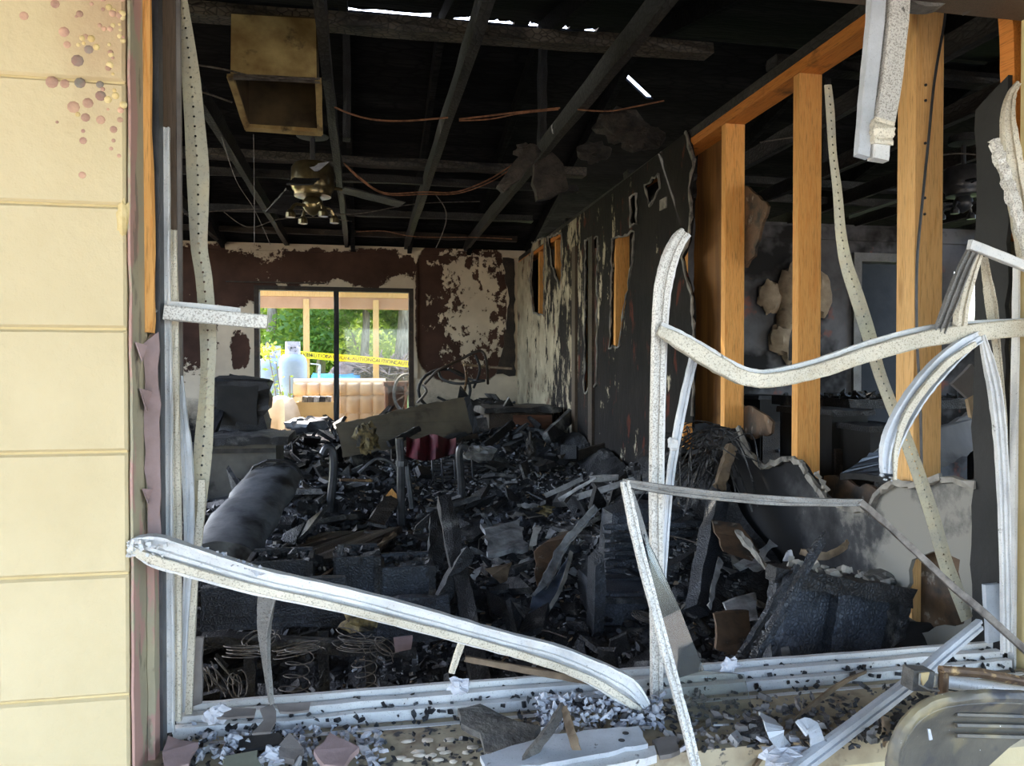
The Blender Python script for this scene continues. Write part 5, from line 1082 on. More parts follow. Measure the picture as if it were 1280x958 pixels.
# centre upright and its partner
mu = empty('centre_upright', tuple(q(818, 895, 1.52)), 'tall white speckled centre upright with a hooked top', 'frame bar')
rail([(854, 290, 12, 1.49), (846, 300, 16, 1.49), (836, 320, 18, 1.495), (828, 348, 18, 1.50), (824, 378, 17, 1.505), (821, 440, 16, 1.51), (818, 602, 15, 1.515), (819, 760, 15, 1.515), (819, 894, 14, 1.515)], 1.51, P_STEP, 6, .0005).build('bar', 'alu_speck', mu)
rail([(861, 294, 5, 1.50), (853, 303, 7, 1.50), (844, 322, 8, 1.505), (837, 350, 8, 1.51), (833, 380, 7, 1.515), (830, 440, 6, 1.52), (827, 602, 5, 1.52), (826, 890, 5, 1.52)], 1.51, P_BOX, 6, .0005).build('side_flange', 'alu', mu)
sb = empty('thin_upright', tuple(q(830, 800, 1.56)), 'thin silvery bar leaning behind the centre upright with a clip on it', 'frame bar')
rail([(866, 447, 10, 1.50), (858, 480, 10, 1.52), (845, 545, 10, 1.54), (836, 606, 9, 1.55), (829, 700, 8, 1.555), (825, 800, 7, 1.56)], 1.55, P_STEP, 5, .0005).build('bar', 'alu_cool', sb)
blob(q(841, 555, 1.525), (.012, .008, .014), 8, 6, .5, 3, 4).build('clip', 'alu', sb)
# drooping curved rail
cu_ = empty('drooping_rail', tuple(q(1000, 470, 1.48)), 'thick drooping cream rail curving from the centre upright to the right edge', 'frame rail')
rail([(822, 413, 12, 1.48), (850, 429, 19, 1.475), (884, 450, 20, 1.47), (918, 469, 19, 1.465), (940, 475, 18, 1.46), (965, 475, 18, 1.46), (1018, 464, 18, 1.465), (1085, 442, 19, 1.47), (1152, 424, 20, 1.48), (1220, 415, 22, 1.49), (1290, 409, 21, 1.50)], 1.48, P_BOX, 6, .0009).build('bar', 'alu_cream', cu_)
rail([(826, 406, 6, 1.49), (850, 418, 8, 1.485), (884, 438, 9, 1.48), (918, 458, 9, 1.475), (940, 465, 8, 1.47), (965, 465, 8, 1.47), (1018, 453, 9, 1.475), (1085, 430, 9, 1.48), (1152, 412, 8, 1.49), (1220, 404, 7, 1.50), (1290, 401, 6, 1.51)], 1.48, P_BOX, 6, .0006).build('top_flange', 'alu', cu_)
# bent sash corner in front, with a shard of glass
sc_ = empty('buckled_metal', tuple(q(870, 958, 1.30)), 'bent sash corner with long arms folded out over the sill', 'sash')
rail([(778, 603, 9, 1.40), (825, 611, 12, 1.40), (890, 619, 12, 1.42), (960, 625, 12, 1.44), (1030, 628, 10, 1.46), (1075, 628, 9, 1.47)], 1.42, P_STEP, 5, .0007).build('top_arm', 'alu_grey', sc_)
rail([(1073, 627, 9, 1.47), (1105, 654, 8, 1.46), (1134, 681, 8, 1.45), (1189, 733, 9, 1.43), (1232, 769, 9, 1.41), (1290, 822, 9, 1.39)], 1.42, P_BOX, 4, .0006).build('folded_arm', 'wire', sc_)
rail([(780, 602, 11, 1.40), (789, 648, 12, 1.39), (800, 695, 12, 1.37), (825, 790, 12, 1.33), (841, 850, 12, 1.30), (856, 905, 12, 1.27), (870, 965, 12, 1.24)], 1.35, P_STEP, 5, .0006).build('side_arm', 'alu_speck', sc_)
rail([(788, 612, 6, 1.42), (800, 650, 7, 1.41), (809, 680, 5, 1.40)], 1.41, P_FLAT, 4, .0006).build('inner_arm', 'alu_grey', sc_)
MB().plate([q(806, 668, 1.40), q(822, 700, 1.40), q(850, 762, 1.40), q(880, 838, 1.41), q(846, 848, 1.36), q(824, 775, 1.365)], .003).build('glass_shard', 'glass_d', sc_)
tag(MB().plate([q(846, 848, 1.47), q(880, 838, 1.475), q(930, 843, 1.48), q(946, 908, 1.40), q(862, 905, 1.40)], .003).build('glass_shard', 'glass'), 'clear glass shard lying over the sill right of the centre upright', 'glass')
# right-hand tangle
rc = empty('folded_corner', tuple(q(1215, 310, 1.46)), 'folded frame corner with two legs above the drooping rail at right', 'frame bar')
rail([(1216, 309, 13, 1.45), (1203, 335, 15, 1.455), (1188, 372, 16, 1.46), (1172, 415, 14, 1.47)], 1.46, P_CHAN, 5).build('leg', 'alu_grey', rc)
rail([(1221, 318, 10, 1.46), (1210, 345, 13, 1.47), (1200, 380, 15, 1.475), (1196, 412, 15, 1.48)], 1.47, P_STEP, 5).build('leg', 'alu_cream', rc)
rail([(1209, 306, 12, 1.445), (1240, 318, 12, 1.45), (1290, 338, 12, 1.46)], 1.45, P_BOX, 4).build('arm', 'alu', rc)
front('x', rail([(1228, 322, 8, 1.56), (1232, 350, 10, 1.56), (1237, 385, 13, 1.56), (1243, 425, 9, 1.56), (1251, 504, 8, 1.56), (1256, 590, 7, 1.56)], 1.56, P_L, 5).build('yellowed_bar', 'alu_cream'), 'yellowed bar running down behind the folded frame corner')
front('x', rail([(1226, 420, 8, 1.47), (1234, 455, 14, 1.475), (1241, 490, 16, 1.48), (1247, 540, 15, 1.485), (1251, 600, 14, 1.49), (1254, 690, 13, 1.50), (1256, 815, 13, 1.52)], 1.5, P_CHAN, 5).build('ribbed_bar', 'alu'), 'ribbed white bar dropping from the drooping rail to the right corner of the sill')
ar = empty('arched_bar', tuple(q(1115, 590, 1.43)), 'wide bluish bar arching down from the drooping rail at right', 'frame bar')
rail([(1222, 421, 14, 1.47), (1197, 436, 20, 1.465), (1170, 460, 24, 1.46), (1143, 492, 25, 1.455), (1120, 530, 25, 1.45), (1109, 560, 23, 1.445), (1107, 592, 16, 1.44)], 1.46, P_CHAN, 6).build('bar', 'alu_cool', ar)
rail([(1218, 430, 6, 1.455), (1185, 452, 9, 1.45), (1155, 484, 9, 1.445), (1131, 520, 9, 1.44), (1119, 560, 7, 1.435), (1118, 600, 4, 1.43)], 1.46, P_BOX, 6).build('lip', 'alu_cream', ar)
mb = MB(); rr2 = random.Random(19)
for k in range(14): chip(mb, q(1100 + rr2.random() * 18, 580 + rr2.random() * 22, 1.438), rr2.uniform(.003, .008), rr2, .3)
mb.build('ragged_end', 'alu_cool', ar)
front('x', rail([(1272, 104, 6, 1.49), (1262, 120, 10, 1.49), (1257, 150, 15, 1.48), (1262, 200, 20, 1.48), (1272, 260, 22, 1.48), (1284, 330, 20, 1.48)], 1.48, P_STEP, 6, .0008, twist=.5).build('peeled_bar', 'alu_cream'), 'peeled cream bar curling at the upper right edge', )
front('x', rail([(1240, 176, 10, 1.47), (1247, 200, 13, 1.465), (1258, 232, 13, 1.465), (1270, 272, 12, 1.465), (1282, 320, 12, 1.465)], 1.47, P_BOX, 6, .003).build('crusted_bar', 'alu_speck'), 'short crusted white bar with a blunt end at the upper right')
tag(sheetpx([(1232, 732, 1.60), (1252, 730, 1.60), (1255, 800, 1.58), (1236, 805, 1.58)], .012, .004).build('galvanised_plate', 'alu_cool'), 'small galvanised plate standing in the lower right corner of the opening', 'plate')
# piece hanging from the header
hg = empty('hanging_frame_piece', tuple(q(1085, 205, 1.25)), 'broken double frame piece hanging down from the header at upper right', 'frame piece')
rail([(1098, -90, 22, 1.372), (1094, -40, 22, 1.31), (1090, 30, 20, 1.28), (1082, 110, 19, 1.27), (1074, 198, 17, 1.25)], 1.27, P_BOX, 4, .0006).build('bar', 'alu_cool', hg)
rail([(1124, -90, 26, 1.372), (1120, -40, 26, 1.31), (1115, 30, 27, 1.28), (1106, 110, 27, 1.27), (1097, 160, 27, 1.26)], 1.27, P_BOX, 4, .0006).build('bar', 'alu_speck', hg)
rail([(1096, 158, 28, 1.255), (1096, 170, 28, 1.25), (1095, 184, 26, 1.25)], 1.25, P_BOX, 3, .0025).build('torn_collar', 'alu_cream', hg)
rail([(1095, 184, 23, 1.252), (1094, 203, 22, 1.25)], 1.25, P_BOX, 3, .0005).build('end_block', 'alu', hg)
hd_ = MB(); rr2 = random.Random(12)
pa = [q(x, 4 + 3 * math.sin(x * .11), 1.53) for x in range(1105, 1300, 12)]
hd_.sweep(pa, [(-.012, -.02), (-.012, .02), (.012, .02), (.012, -.02)], V((0, -1, 0)), jit=.003)
tag(hd_.build('header_batten', 'felt'), 'ragged pale batten left under the window header at upper right', 'batten')
tag(plank(q(1268, 20, 1.62), q(1277, 300, 1.62), .05, .04, V((0, -1, 0)), 12, .002).build('jamb_stud', 'pine_y'), 'dark orange stud at the upper right edge behind the peeled bar', 'stud')
# white bar, wire strip and sticks at the lower right
front('x', rail([(1221, 780, 13, 1.50), (1170, 822, 15, 1.42), (1140, 848, 16, 1.36), (1085, 890, 17, 1.30), (1040, 924, 18, 1.25), (985, 965, 19, 1.20)], 1.3, P_STEP, 4, .0005).build('loose_white_bar', 'alu_cool'), 'straight bluish-white bar lying diagonally out over the sill at right')
front('x', rail([(1082, 840, 3, 1.50), (1060, 849, 5, 1.46), (1031, 868, 6, 1.42), (987, 905, 6, 1.36), (960, 933, 6, 1.32), (938, 965, 6, 1.28)], 1.4, P_BOX, 5, .0004).build('bent_bead', 'tan'), 'thin bent brownish glazing bead over the sill', 'bead')
vs_ = empty('forked_stick', tuple(q(690, 955, 1.25)), 'grey charred lath snapped into an inverted V on the sill', 'stick')
rail([(702, 882, 8, 1.36), (690, 905, 11, 1.33), (668, 935, 12, 1.30), (645, 965, 13, 1.27)], 1.3, P_BOX, 4, .0012).build('arm', 'felt', vs_)
rail([(704, 884, 8, 1.355), (711, 908, 11, 1.33), (719, 935, 11, 1.30), (728, 965, 11, 1.27)], 1.3, P_BOX, 4, .0012).build('arm', 'tan', vs_)
# ================================================================== ON THE LEDGE
LZ = .600
def onledge(px, py, dz=0): 
    p = qz(px, py, LZ + dz); return p
def slab(pts, th, amp=.004, step=.02, tilt=0):
    P = [onledge(x, y, z) for x, y, z in pts]; out = []
    for i in range(len(P)):
        a, b = P[i], P[(i + 1) % len(P)]; k = max(1, int((b - a).length / step)); out.append(a)
        for j in range(1, k): out.append(a.lerp(b, j / k) + V((R.uniform(-1, 1), R.uniform(-1, 1), 0)) * amp)
    return MB().plate(out, th, V((0, 0, -1)))
for nm, pts, th, m, lab, cat in (
    ('tile_piece', [(392, 938, .030), (412, 916, .034), (449, 934, .030), (430, 958, .022), (405, 956, .022)], .010, 'tile_pink', 'pink broken tile on the ledge, middle of the left half', 'tile'),
    ('tile_piece', [(278, 946, .02), (322, 938, .022), (326, 966, .02), (280, 968, .02)], .010, 'tile_green', 'pale green-grey tile piece at the bottom edge of the ledge', 'tile'),
    ('tile_piece', [(346, 935, .025), (362, 916, .04), (380, 936, .03), (368, 950, .022), (350, 946, .02)], .010, 'tile_grey', 'pointed grey tile piece left of the pink tile', 'tile'),
    ('tile_piece', [(203, 940, .03), (210, 920, .035), (228, 926, .03), (248, 928, .03), (236, 955, .02), (205, 962, .02)], .010, 'tile_pink', 'brownish tile piece in the left corner of the ledge', 'tile'),
    ('dark_scrap', [(298, 922, .02), (350, 916, .02), (360, 928, .02), (302, 938, .018)], .006, 'soot', 'flat dark scrap under the left end of the sill track', 'scrap'),
    ('felt_piece', [(572, 886, .035), (600, 880, .04), (632, 896, .03), (676, 908, .03), (660, 930, .025), (636, 944, .02), (606, 940, .02), (600, 916, .03), (576, 904, .03)], .012, 'felt', 'grey charred felt patch hanging over the sill track', 'felt'),
    ('white_sheet', [(600, 945, .03), (690, 918, .03), (798, 908, .03), (810, 930, .028), (700, 952, .028), (610, 965, .028)], .010, 'alu_cool', 'bluish-white metal sheet with two holes on the ledge', 'panel'),
    ('white_lath', [(690, 958, .02), (818, 932, .02), (821, 944, .018), (700, 972, .018)], .014, 'alu', 'white lath below the bluish-white metal sheet', 'lath'),
    ('tile_piece', [(815, 925, .02), (845, 920, .02), (850, 938, .018), (825, 945, .018)], .008, 'tile_grey', 'grey tile piece right of the bluish-white metal sheet', 'tile'),
    ('paint_flake', [(266, 885, .06), (290, 884, .062), (320, 886, .06), (318, 895, .055), (268, 897, .052)], .004, 'tile_grey', 'grey-brown paint flake at the left of the sill track', 'flake'),
    ('paint_flake', [(325, 886, .06), (340, 880, .062), (345, 900, .05), (338, 915, .04), (315, 917, .04), (330, 900, .05)], .004, 'tile_grey', 'taupe paint flake lapping over the sill track below the curled bar', 'flake'),
    ('paint_flake', [(345, 880, .06), (388, 878, .062), (386, 888, .055), (350, 890, .055)], .004, 'tile_grey', 'thin taupe paint flake right of the curled bar foot', 'flake')):
    tag(slab(pts, th).build(nm, m), lab, cat)
wp = bpy.data.objects['white_sheet']
for x, y in ((777, 926), (782, 917)): MB().lathe(onledge(x, y, .0312), [(.006, 0), (.006, .0008), (.001, .001)], 12).build('screw_hole', 'chip_black', wp)
rr2 = random.Random(44)
for i in range(22):                       # pebbles set in the ledge
    x, y = rr2.uniform(500, 640), rr2.uniform(925, 956); p = onledge(x, y)
    if p.z: blob(p + V((0, 0, .001)), (rr2.uniform(.006, .013), rr2.uniform(.005, .009), .003), 10, 6, .3, 2, i).build('pebble', 'pebble', bpy.data.objects['sill_ledge'], smooth=True)
def rubbish(n, m, nm, lab, xr, yr, size, seed, grp=None, flat=.25, dz=.012):
    r = random.Random(seed); mb = MB()
    for i in range(n):
        p = onledge(r.uniform(*xr), r.uniform(*yr)); chip(mb, p + V((0, 0, r.random() * dz)), size * r.uniform(.3, 1.2), r, flat, 1.5)
    return tag(mb.build(nm, m), lab, 'rubble', None, 'stuff')
rubbish(420, 'ash_white', 'ash_crumbs', 'white ash crumbs heaped under the lower end of the fallen rail', (670, 830), (884, 916), .010, 1, dz=.03)
rubbish(260, 'ash_white', 'ash_crumbs', 'white ash crumbs along the left half of the ledge', (225, 480), (918, 962), .010, 2, dz=.02)
rubbish(150, 'chip_black', 'char_crumbs', 'black char crumbs along the left half of the ledge', (215, 640), (908, 962), .008, 3)
rubbish(220, 'chip_black', 'char_crumbs', 'black char crumbs along the right half of the ledge', (820, 1130), (870, 940), .009, 4)
rubbish(90, 'chip_black', 'char_crumbs', 'black char crumbs under the lower end of the fallen rail', (650, 840), (888, 920), .009, 5, dz=.03)
rubbish(220, 'tile_grey', 'grey_crumbs', 'grey crumbs on the right half of the ledge', (840, 1100), (880, 935), .011, 6, dz=.015)
rubbish(110, 'chip_black', 'char_crumbs', 'black char crumbs behind the burnt patio chair', (1080, 1190), (862, 930), .012, 7, dz=.03)
r = random.Random(3); mb = MB()
for i in range(300):                      # crumbs caught in the sill track
    x = XJ + .05 + (XR - XJ - .08) * r.random(); y = WY + r.choice([-.05, -.03, -.005, .02]) + r.uniform(-.006, .006); z = zt - .012 - (WY + .03 - y) * .28
    chip(mb, V((x, y, z + .006)), r.uniform(.002, .010), r, .4)
tag(mb.build('track_crumbs', 'chip_black'), 'black crumbs caught in the grooves of the sill track', 'rubble', None, 'stuff')
rk = random.Random(90)
for i in range(40):
    x = rk.choice([rk.uniform(240, 480), rk.uniform(600, 840), rk.uniform(850, 1110)]); y = 935 - (x - 640) * .05 + rk.uniform(-22, 18); mb = MB(); chip(mb, onledge(x, y, .012), rk.uniform(.010, .018), rk, .2)
    tag(mb.build('ash_flake', rk.choice(['ash', 'ash_white', 'ash'])), 'pale ash flake lying on the ledge outside the window', 'flake', 'ash flakes on the ledge')
for i, (x, y, s_) in enumerate(((270, 893, .022), (292, 928, .02), (565, 0, 0), (573, 858, .020), (342, 946, .022), (912, 832, .02))):
    if not s_: continue
    p = q(x, y, 1.50) if y < 900 else onledge(x, y, .012)
    tag(blob(p, (s_, s_ * .6, s_ * .7), 12, 8, 1.0, 4, i).build('ash_clump', 'ash_white'), ('white ash clump in the left corner of the sill track', 'white ash clump beside the flat dark scrap', '', 'crumpled silvery clump on the sill below the wooden rod', 'white ash clump between the green and grey tiles', 'white frayed clump on the sill right of the glass shard')[i], 'ash')
def curl(pts, Yw, nm, m, lab, wdt=.035):
    P = [onledge(x, y, z) for x, y, z in pts]; pa = cr(P, 4)
    return tag(MB().sweep(pa, [(-wdt / 2, 0), (-wdt / 2, .003), (wdt / 2, .003), (wdt / 2, 0)], V((0, -.6, .8)), jit=.0015).build(nm, m), lab, 'scrap')
curl([(958, 896, .035), (966, 908, .05), (972, 924, .035), (985, 940, .01)], 0, 'metal_curl', 'alu_cool', 'bluish metal curl on the ledge left of the bent glazing bead', .032)
curl([(1000, 912, .05), (1012, 908, .055), (1020, 922, .04), (1020, 938, .015)], 0, 'metal_curl', 'alu_cool', 'bluish metal curl on the ledge between bead and white bar', .028)
tag(blob(onledge(985, 945, .01), (.05, .03, .014), 14, 8, 1, 4, 77).build('ash_clump', 'ash_white'), 'white frayed ash clump around the two metal curls', 'ash')
tag(slab([(935, 900, .01), (962, 893, .02), (950, 918, .02), (925, 918, .01)], .01).build('dark_scrap', 'char_ash'), 'dark ashed scrap left of the metal curls', 'scrap')
# ================================================================== BURNT PATIO CHAIR, LOWER RIGHT
PY_ = 1.12
pc = empty('patio_chair', (q(1220, 950, PY_).x, PY_, -.2), 'burnt grey patio chair with rounded back standing outside the window at lower right', 'chair')
outl = cr([V((*q(x, y, PY_), 0)) for x, y in ((1112, 1010), (1113, 958), (1122, 920), (1140, 894), (1165, 878), (1200, 871), (1240, 869), (1290, 872), (1330, 890))], 5); P = [p.xyz for p in outl]
cen = q(1230, 1000, PY_); mb = MB(); rings = []
for f, dd in ((1, .0), (.93, -.006), (.80, .012), (.5, .03), (.2, .036)): rings.append([cen + (p - cen) * f + V((0, dd, 0)) for p in P])
n = len(P); mb.v = [p for r_ in rings for p in r_]
for j in range(4):
    for i in range(n - 1): k = j * n + i; mb.f.append([k, k + 1, k + n + 1, k + n])
k0 = len(mb.v); mb.v += [p + V((0, .012, 0)) for p in mb.v[:k0]]; mb.f += [[i + k0 for i in f][::-1] for f in mb.f[:]]; mb.f += [[i, i + 1, i + 1 + k0, i + k0] for i in range(n - 1)]
MT['chair'] = simple('burnt chair plastic', srgb(110, 104, 92), srgb(76, 73, 68), 7, rough=.5, bs=50, specks=[(srgb(158, 144, 106), 5, .52, .66), (srgb(66, 66, 70), 9, .55, .66), (srgb(236, 236, 236), 120, .72, .74)])
mb.build('backrest', 'chair', pc, smooth=True)
MB().tube([p + V((0, -.004, 0)) for p in P], .011, 8, jit=.0008).build('rim', 'chair', pc, smooth=True)
for y in (892, 905, 918): MB().tube([q(1195, y + 2, PY_ + .008), q(1290, y + 4, PY_ + .008)], .004, 5, jit=.0006).build('rib', 'chair', pc)
MB().plate([q(1160, 912, PY_ - .012), q(1163, 912, PY_ - .012), q(1166, 925, PY_ - .012), q(1162, 926, PY_ - .012)], .002).build('white_streak', 'ash_white', pc)
MB().box((cen.x, PY_ - .20, q(1200, 1060, PY_).z), (.40, .42, .03)).build('seat', 'chair', pc)
for sx in (-.17, .17):
    for sy in (-.38, -.02): MB().tube([V((cen.x + sx, PY_ + sy, q(1200, 1060, PY_).z)), V((cen.x + sx * 1.1, PY_ + sy * 1.05, -.2))], .014, 8).build('leg', 'rust', pc)
FYc = 1.20
tf = empty('tubing', tuple(q(1215, 870, FYc)), 'rusty and white tube frame with a grey end cap lying above the patio chair', 'frame')
MB().tube([q(1176, 838, FYc), q(1225, 842, FYc), q(1300, 856, FYc)], .0085, 8, jit=.001).build('rusty_tube', 'rust', tf)
MB().tube([q(1180, 838, FYc), q(1179, 872, FYc)], .0085, 8, jit=.001).build('rusty_tube', 'rust', tf)
MB().tube([q(1164, 850, FYc + .02), q(1220, 858, FYc + .02), q(1300, 870, FYc + .02)], .0125, 10).build('white_tube', 'alu', tf, smooth=True)
cpt = q(1147, 848, FYc + .01); MB().box(cpt, (.042, .03, .036), Matrix.Rotation(.12, 3, 'Y')).build('end_cap', 'felt', tf)
MB().tube([q(1150, 842, FYc - .012), q(1149, 856, FYc - .012), q(1160, 862, FYc - .012), q(1174, 864, FYc - .01)], .0018, 5).build('wire_clip', 'gypsum', tf)
MB().plate([q(1150, 842, FYc - .01), q(1162, 841, FYc - .01), q(1160, 850, FYc - .01), q(1154, 858, FYc - .01)], .003).build('cap_tab', 'carton', tf)
tag(sheetpx([(1104, 895, 1.30), (1115, 900, 1.30), (1110, 925, 1.28), (1106, 935, 1.28)], .006, .002).build('tan_shred', 'tan'), 'tan shred standing between the white bar and the patio chair', 'scrap')
# ================================================================== HANGING FROM THE CEILING
# supply duct box, tilted
dn, df_ = 2.95, 3.28
nl, nr_, fl, frr = q(288, 95, dn), q(398, 100, dn), q(309, 159, df_), q(400, 165, df_)
upv = (nl - fl).cross(nr_ - nl).normalized(); upv = upv if upv.z > 0 else -upv
db = empty('duct_box', tuple(fl), 'tan scorched supply duct box hanging open between the ceiling joists', 'duct')
hgt = .26
def wallp(a, b, nm, m):
    ins = (((nl + nr_ + fl + frr) / 4) - (a + b) / 2).normalized() * .006
    MB().add([a, b, b + upv * hgt, a + upv * hgt, a + ins, b + ins, b + upv * hgt + ins, a + upv * hgt + ins], [(0, 1, 2, 3), (7, 6, 5, 4), (0, 1, 5, 4), (1, 2, 6, 5), (2, 3, 7, 6), (3, 0, 4, 7)]).build(nm, m, db)
wallp(nl, nr_, 'front_side', 'duct'); wallp(fl, frr, 'back_side', 'duct_in'); wallp(nl, fl, 'side', 'duct_in'); wallp(nr_, frr, 'side', 'duct_in')
tp_ = [p + upv * hgt for p in (nl, nr_, frr, fl)]; MB().plate(tp_, .006, upv).build('top', 'duct_in', db)
for a, b, m, w_ in ((nl, fl, 'duct', .022), (nr_, frr, 'duct', .022), (fl, frr, 'duct', .03), (nl, nr_, 'wire', .012)):
    MB().sweep([a + (b - a) * t for t in (-.02, .25, .5, .75, 1.02)], [(-w_ / 2, -.006), (-w_ / 2, .010), (w_ / 2, .010), (w_ / 2, -.006)], -upv, jit=.0015).build('flange', m, db)
cc = (nl + nr_ + fl + frr) / 4 + upv * (hgt - .004); MB().lathe(cc - upv * .03, [(.105, 0), (.115, 0), (.115, .028), (.105, .028)], 24, upv).build('duct_collar', 'duct_in', db)
MB().lathe(cc - upv * .004, [(.10, 0), (.10, .002), (.01, .002)], 24, upv).build('duct_opening', 'soot', db)
# ceiling fan
def fan(c, s, lab, blades, m='brass', blade_w=True):
    t = empty('ceiling_fan', tuple(c), lab, 'fan'); L = lambda pr, nm, mm=m, n=22: MB().lathe(c, [(r_ * s, z * s) for r_, z in pr], n).build(nm, mm, t, smooth=True)
    L([(.02, .30), (.07, .29), (.075, .25), (.02, .24)], 'canopy', 'char'); L([(.012, .24), (.012, .12)], 'downrod', 'steel_dark', 8)
    L([(.03, .13), (.085, .12), (.098, .10), (.100, .02), (.094, .0), (.085, -.01), (.085, -.03), (.03, -.035)], 'motor')
    L([(.03, -.03), (.045, -.05), (.05, -.075), (.035, -.10), (.015, -.115), (.004, -.12)], 'light_kit')
    for k in range(4):
        a = k * 1.57 + .5; d = V((math.cos(a), math.sin(a), 0)); la_ = MB().tube(cr([c + V((0, 0, -.085 * s)), c + d * .08 * s + V((0, 0, -.075 * s)), c + d * .11 * s + V((0, 0, -.11 * s))], 4), .008 * s, 6).build('lamp_arm', m, t)
        MB().lathe(c + d * .11 * s + V((0, 0, -.14 * s)), [(.012 * s, .035 * s), (.022 * s, .02 * s), (.022 * s, 0)], 10).build('lamp_socket', m, la_)
    for a, ln, drop in blades:
        d = V((math.cos(a), math.sin(a), 0)); e = c + d * .14 * s + V((0, 0, .02 * s)); ba_ = MB().tube([c + d * .08 * s + V((0, 0, .02 * s)), e], .007 * s, 6).build('blade_arm', m, t)
        f_ = c + d * (.14 + ln) * s + V((0, 0, drop * s)); plank(e, f_, .11 * s, .008, V((0, 0, 1)), 8, .003).build('blade', 'char', ba_)
    return t
fan(q(391, 238, 4.1), 1.1, 'smoked brass ceiling fan with drooping burnt blades in the main room', ((.3, .30, -.02), (2.2, .2, -.06), (4.6, .18, -.05)))
fan(q(1204, 238, 3.6), 1.0, 'darker second ceiling fan in the room beyond the studs', ((2.6, .42, -.10), (.4, .4, -.03), (4.4, .4, -.05)), 'steel_dark')
tag(sheetpx([(383, 206, 4.0), (412, 202, 4.0), (398, 214, 3.98), (393, 214, 3.98)], .004, .002).build('blue_shred', 'ash_white'), 'pale bluish shred stuck above the brass ceiling fan', 'scrap')
# insulation and ducts
for k, (pts, lab) in enumerate((([(668, 205, 3.75), (690, 190, 3.75), (704, 205, 3.75), (711, 236, 3.75), (690, 247, 3.76), (672, 250, 3.76), (666, 228, 3.75)], 'sooty batt of insulation hanging from the charred joists'), ([(640, 205, 3.6), (668, 180, 3.6), (672, 196, 3.6), (652, 222, 3.6), (630, 240, 3.6), (622, 232, 3.6)], 'sooty felt draped along the joist left of the hanging batt'))):
    tag(sheetpx(pts, .05, .008).build('insulation_batt', 'grey_tuft'), lab, 'insulation')
for k, (x, y, s_, lab) in enumerate(((775, 158, .10, 'sooty duct remnant below the roof hole'), (742, 190, .075, 'sooty lump on the joist left of the duct remnant'), (800, 172, .09, 'sooty wrapped lump right of the duct remnant'), (660, 190, .05, 'small sooty wad at the top of the hanging batt'))):
    tag(blob(q(x, y, 3.7 if k != 1 else 4.3), (s_ * 1.3, s_, s_ * .7), 12, 8, .6, 2.4, 50 + k).build('duct_remnant', 'grey_tuft'), lab, 'duct')
def wire(pts, Y, m, lab, r_=.0035, nm='cable', cat='cable'):
    P = [q(p[0], p[1], p[2] if len(p) > 2 else Y) for p in pts]; return tag(MB().tube(cr(P, 5), r_, 5).build(nm, m), lab, cat)
wire([(243, 81), (265, 84), (290, 89), (320, 96), (360, 98), (398, 99)], 2.90, 'wire', 'grey cable crossing in front of the duct box')
wire([(246, 114), (262, 118), (290, 128)], 3.0, 'wire', 'short grey cable pair left of the duct box')
wire([(418, 134), (440, 143), (470, 150), (510, 151), (560, 147)], 3.4, 'copper', 'copper cable sagging between duct box and middle joist', .004)
wire([(574, 149), (610, 145), (650, 140), (700, 135)], 3.4, 'copper', 'copper cable running from the middle joist to the third joist', .004)
wire([(574, 151), (612, 149), (650, 142), (698, 137)], 3.41, 'copper', 'second strand under the copper cable between the joists', .003)
wire([(722, 137), (760, 139), (795, 133), (830, 126)], 3.4, 'copper', 'copper cable end right of the third joist', .0035)
wire([(430, 204), (450, 222), (480, 241), (530, 240), (570, 240), (610, 225), (642, 205)], 4.6, 'copper', 'copper cable loop hanging low in the middle of the ceiling', .0045)
wire([(432, 207), (452, 226), (482, 243), (530, 243), (572, 242), (612, 228), (644, 208)], 4.62, 'copper', 'second strand of the low hanging copper loop', .0035)
wire([(545, 244), (556, 260), (558, 275), (552, 295), (545, 310)], 4.62, 'wire', 'pale wire dangling from the low copper loop', .003)
wire([(280, 265), (300, 280), (318, 284), (350, 274), (400, 272), (440, 277)], 4.9, 'wire', 'pale wire sagging left of the ceiling fan', .003)
wire([(317, 168), (318, 240), (318, 306)], 3.3, 'wire', 'thin vertical wire hanging below the duct box', .0012)
wire([(277, 170), (295, 225), (318, 262), (338, 306)], 3.3, 'wire', 'thin slanting wire hanging left of the ceiling fan', .0012)
wire([(445, 290), (480, 289), (520, 296), (600, 297), (640, 299)], 6.8, 'copper', 'thin rusty cable along the far joists', .004)
wire([(230, 268), (300, 262), (380, 262), (440, 268), (520, 255), (600, 252)], 5.9, 'wire', 'dark long cable across the far ceiling', .004)
wire([(1183, -5), (1180, 30), (1168, 100), (1160, 180), (1152, 260), (1146, 330), (1146, 420), (1150, 500), (1152, 590)], 1.90, 'steel_dark', 'black cable stapled down the nearest bare stud', .004)
wire([(950, 178), (975, 174), (1000, 171)], 3.3, 'wire', 'pale cable end between the first and second bare studs', .003)
wire([(1170, 195), (1200, 192), (1245, 196)], 3.4, 'wire', 'pale cable above the second ceiling fan', .004)
for i, (x, y) in enumerate(((1148, 111), (1148, 130), (1152, 181), (1142, 252), (1141, 272))): 
    p = qx(x, y, 1.56); p.y = 1.924; MB().lathe(p, [(.004, 0), (.004, .003), (.001, .004)], 8, V((0, -1, 0))).build('nail_hole', 'char', wr)
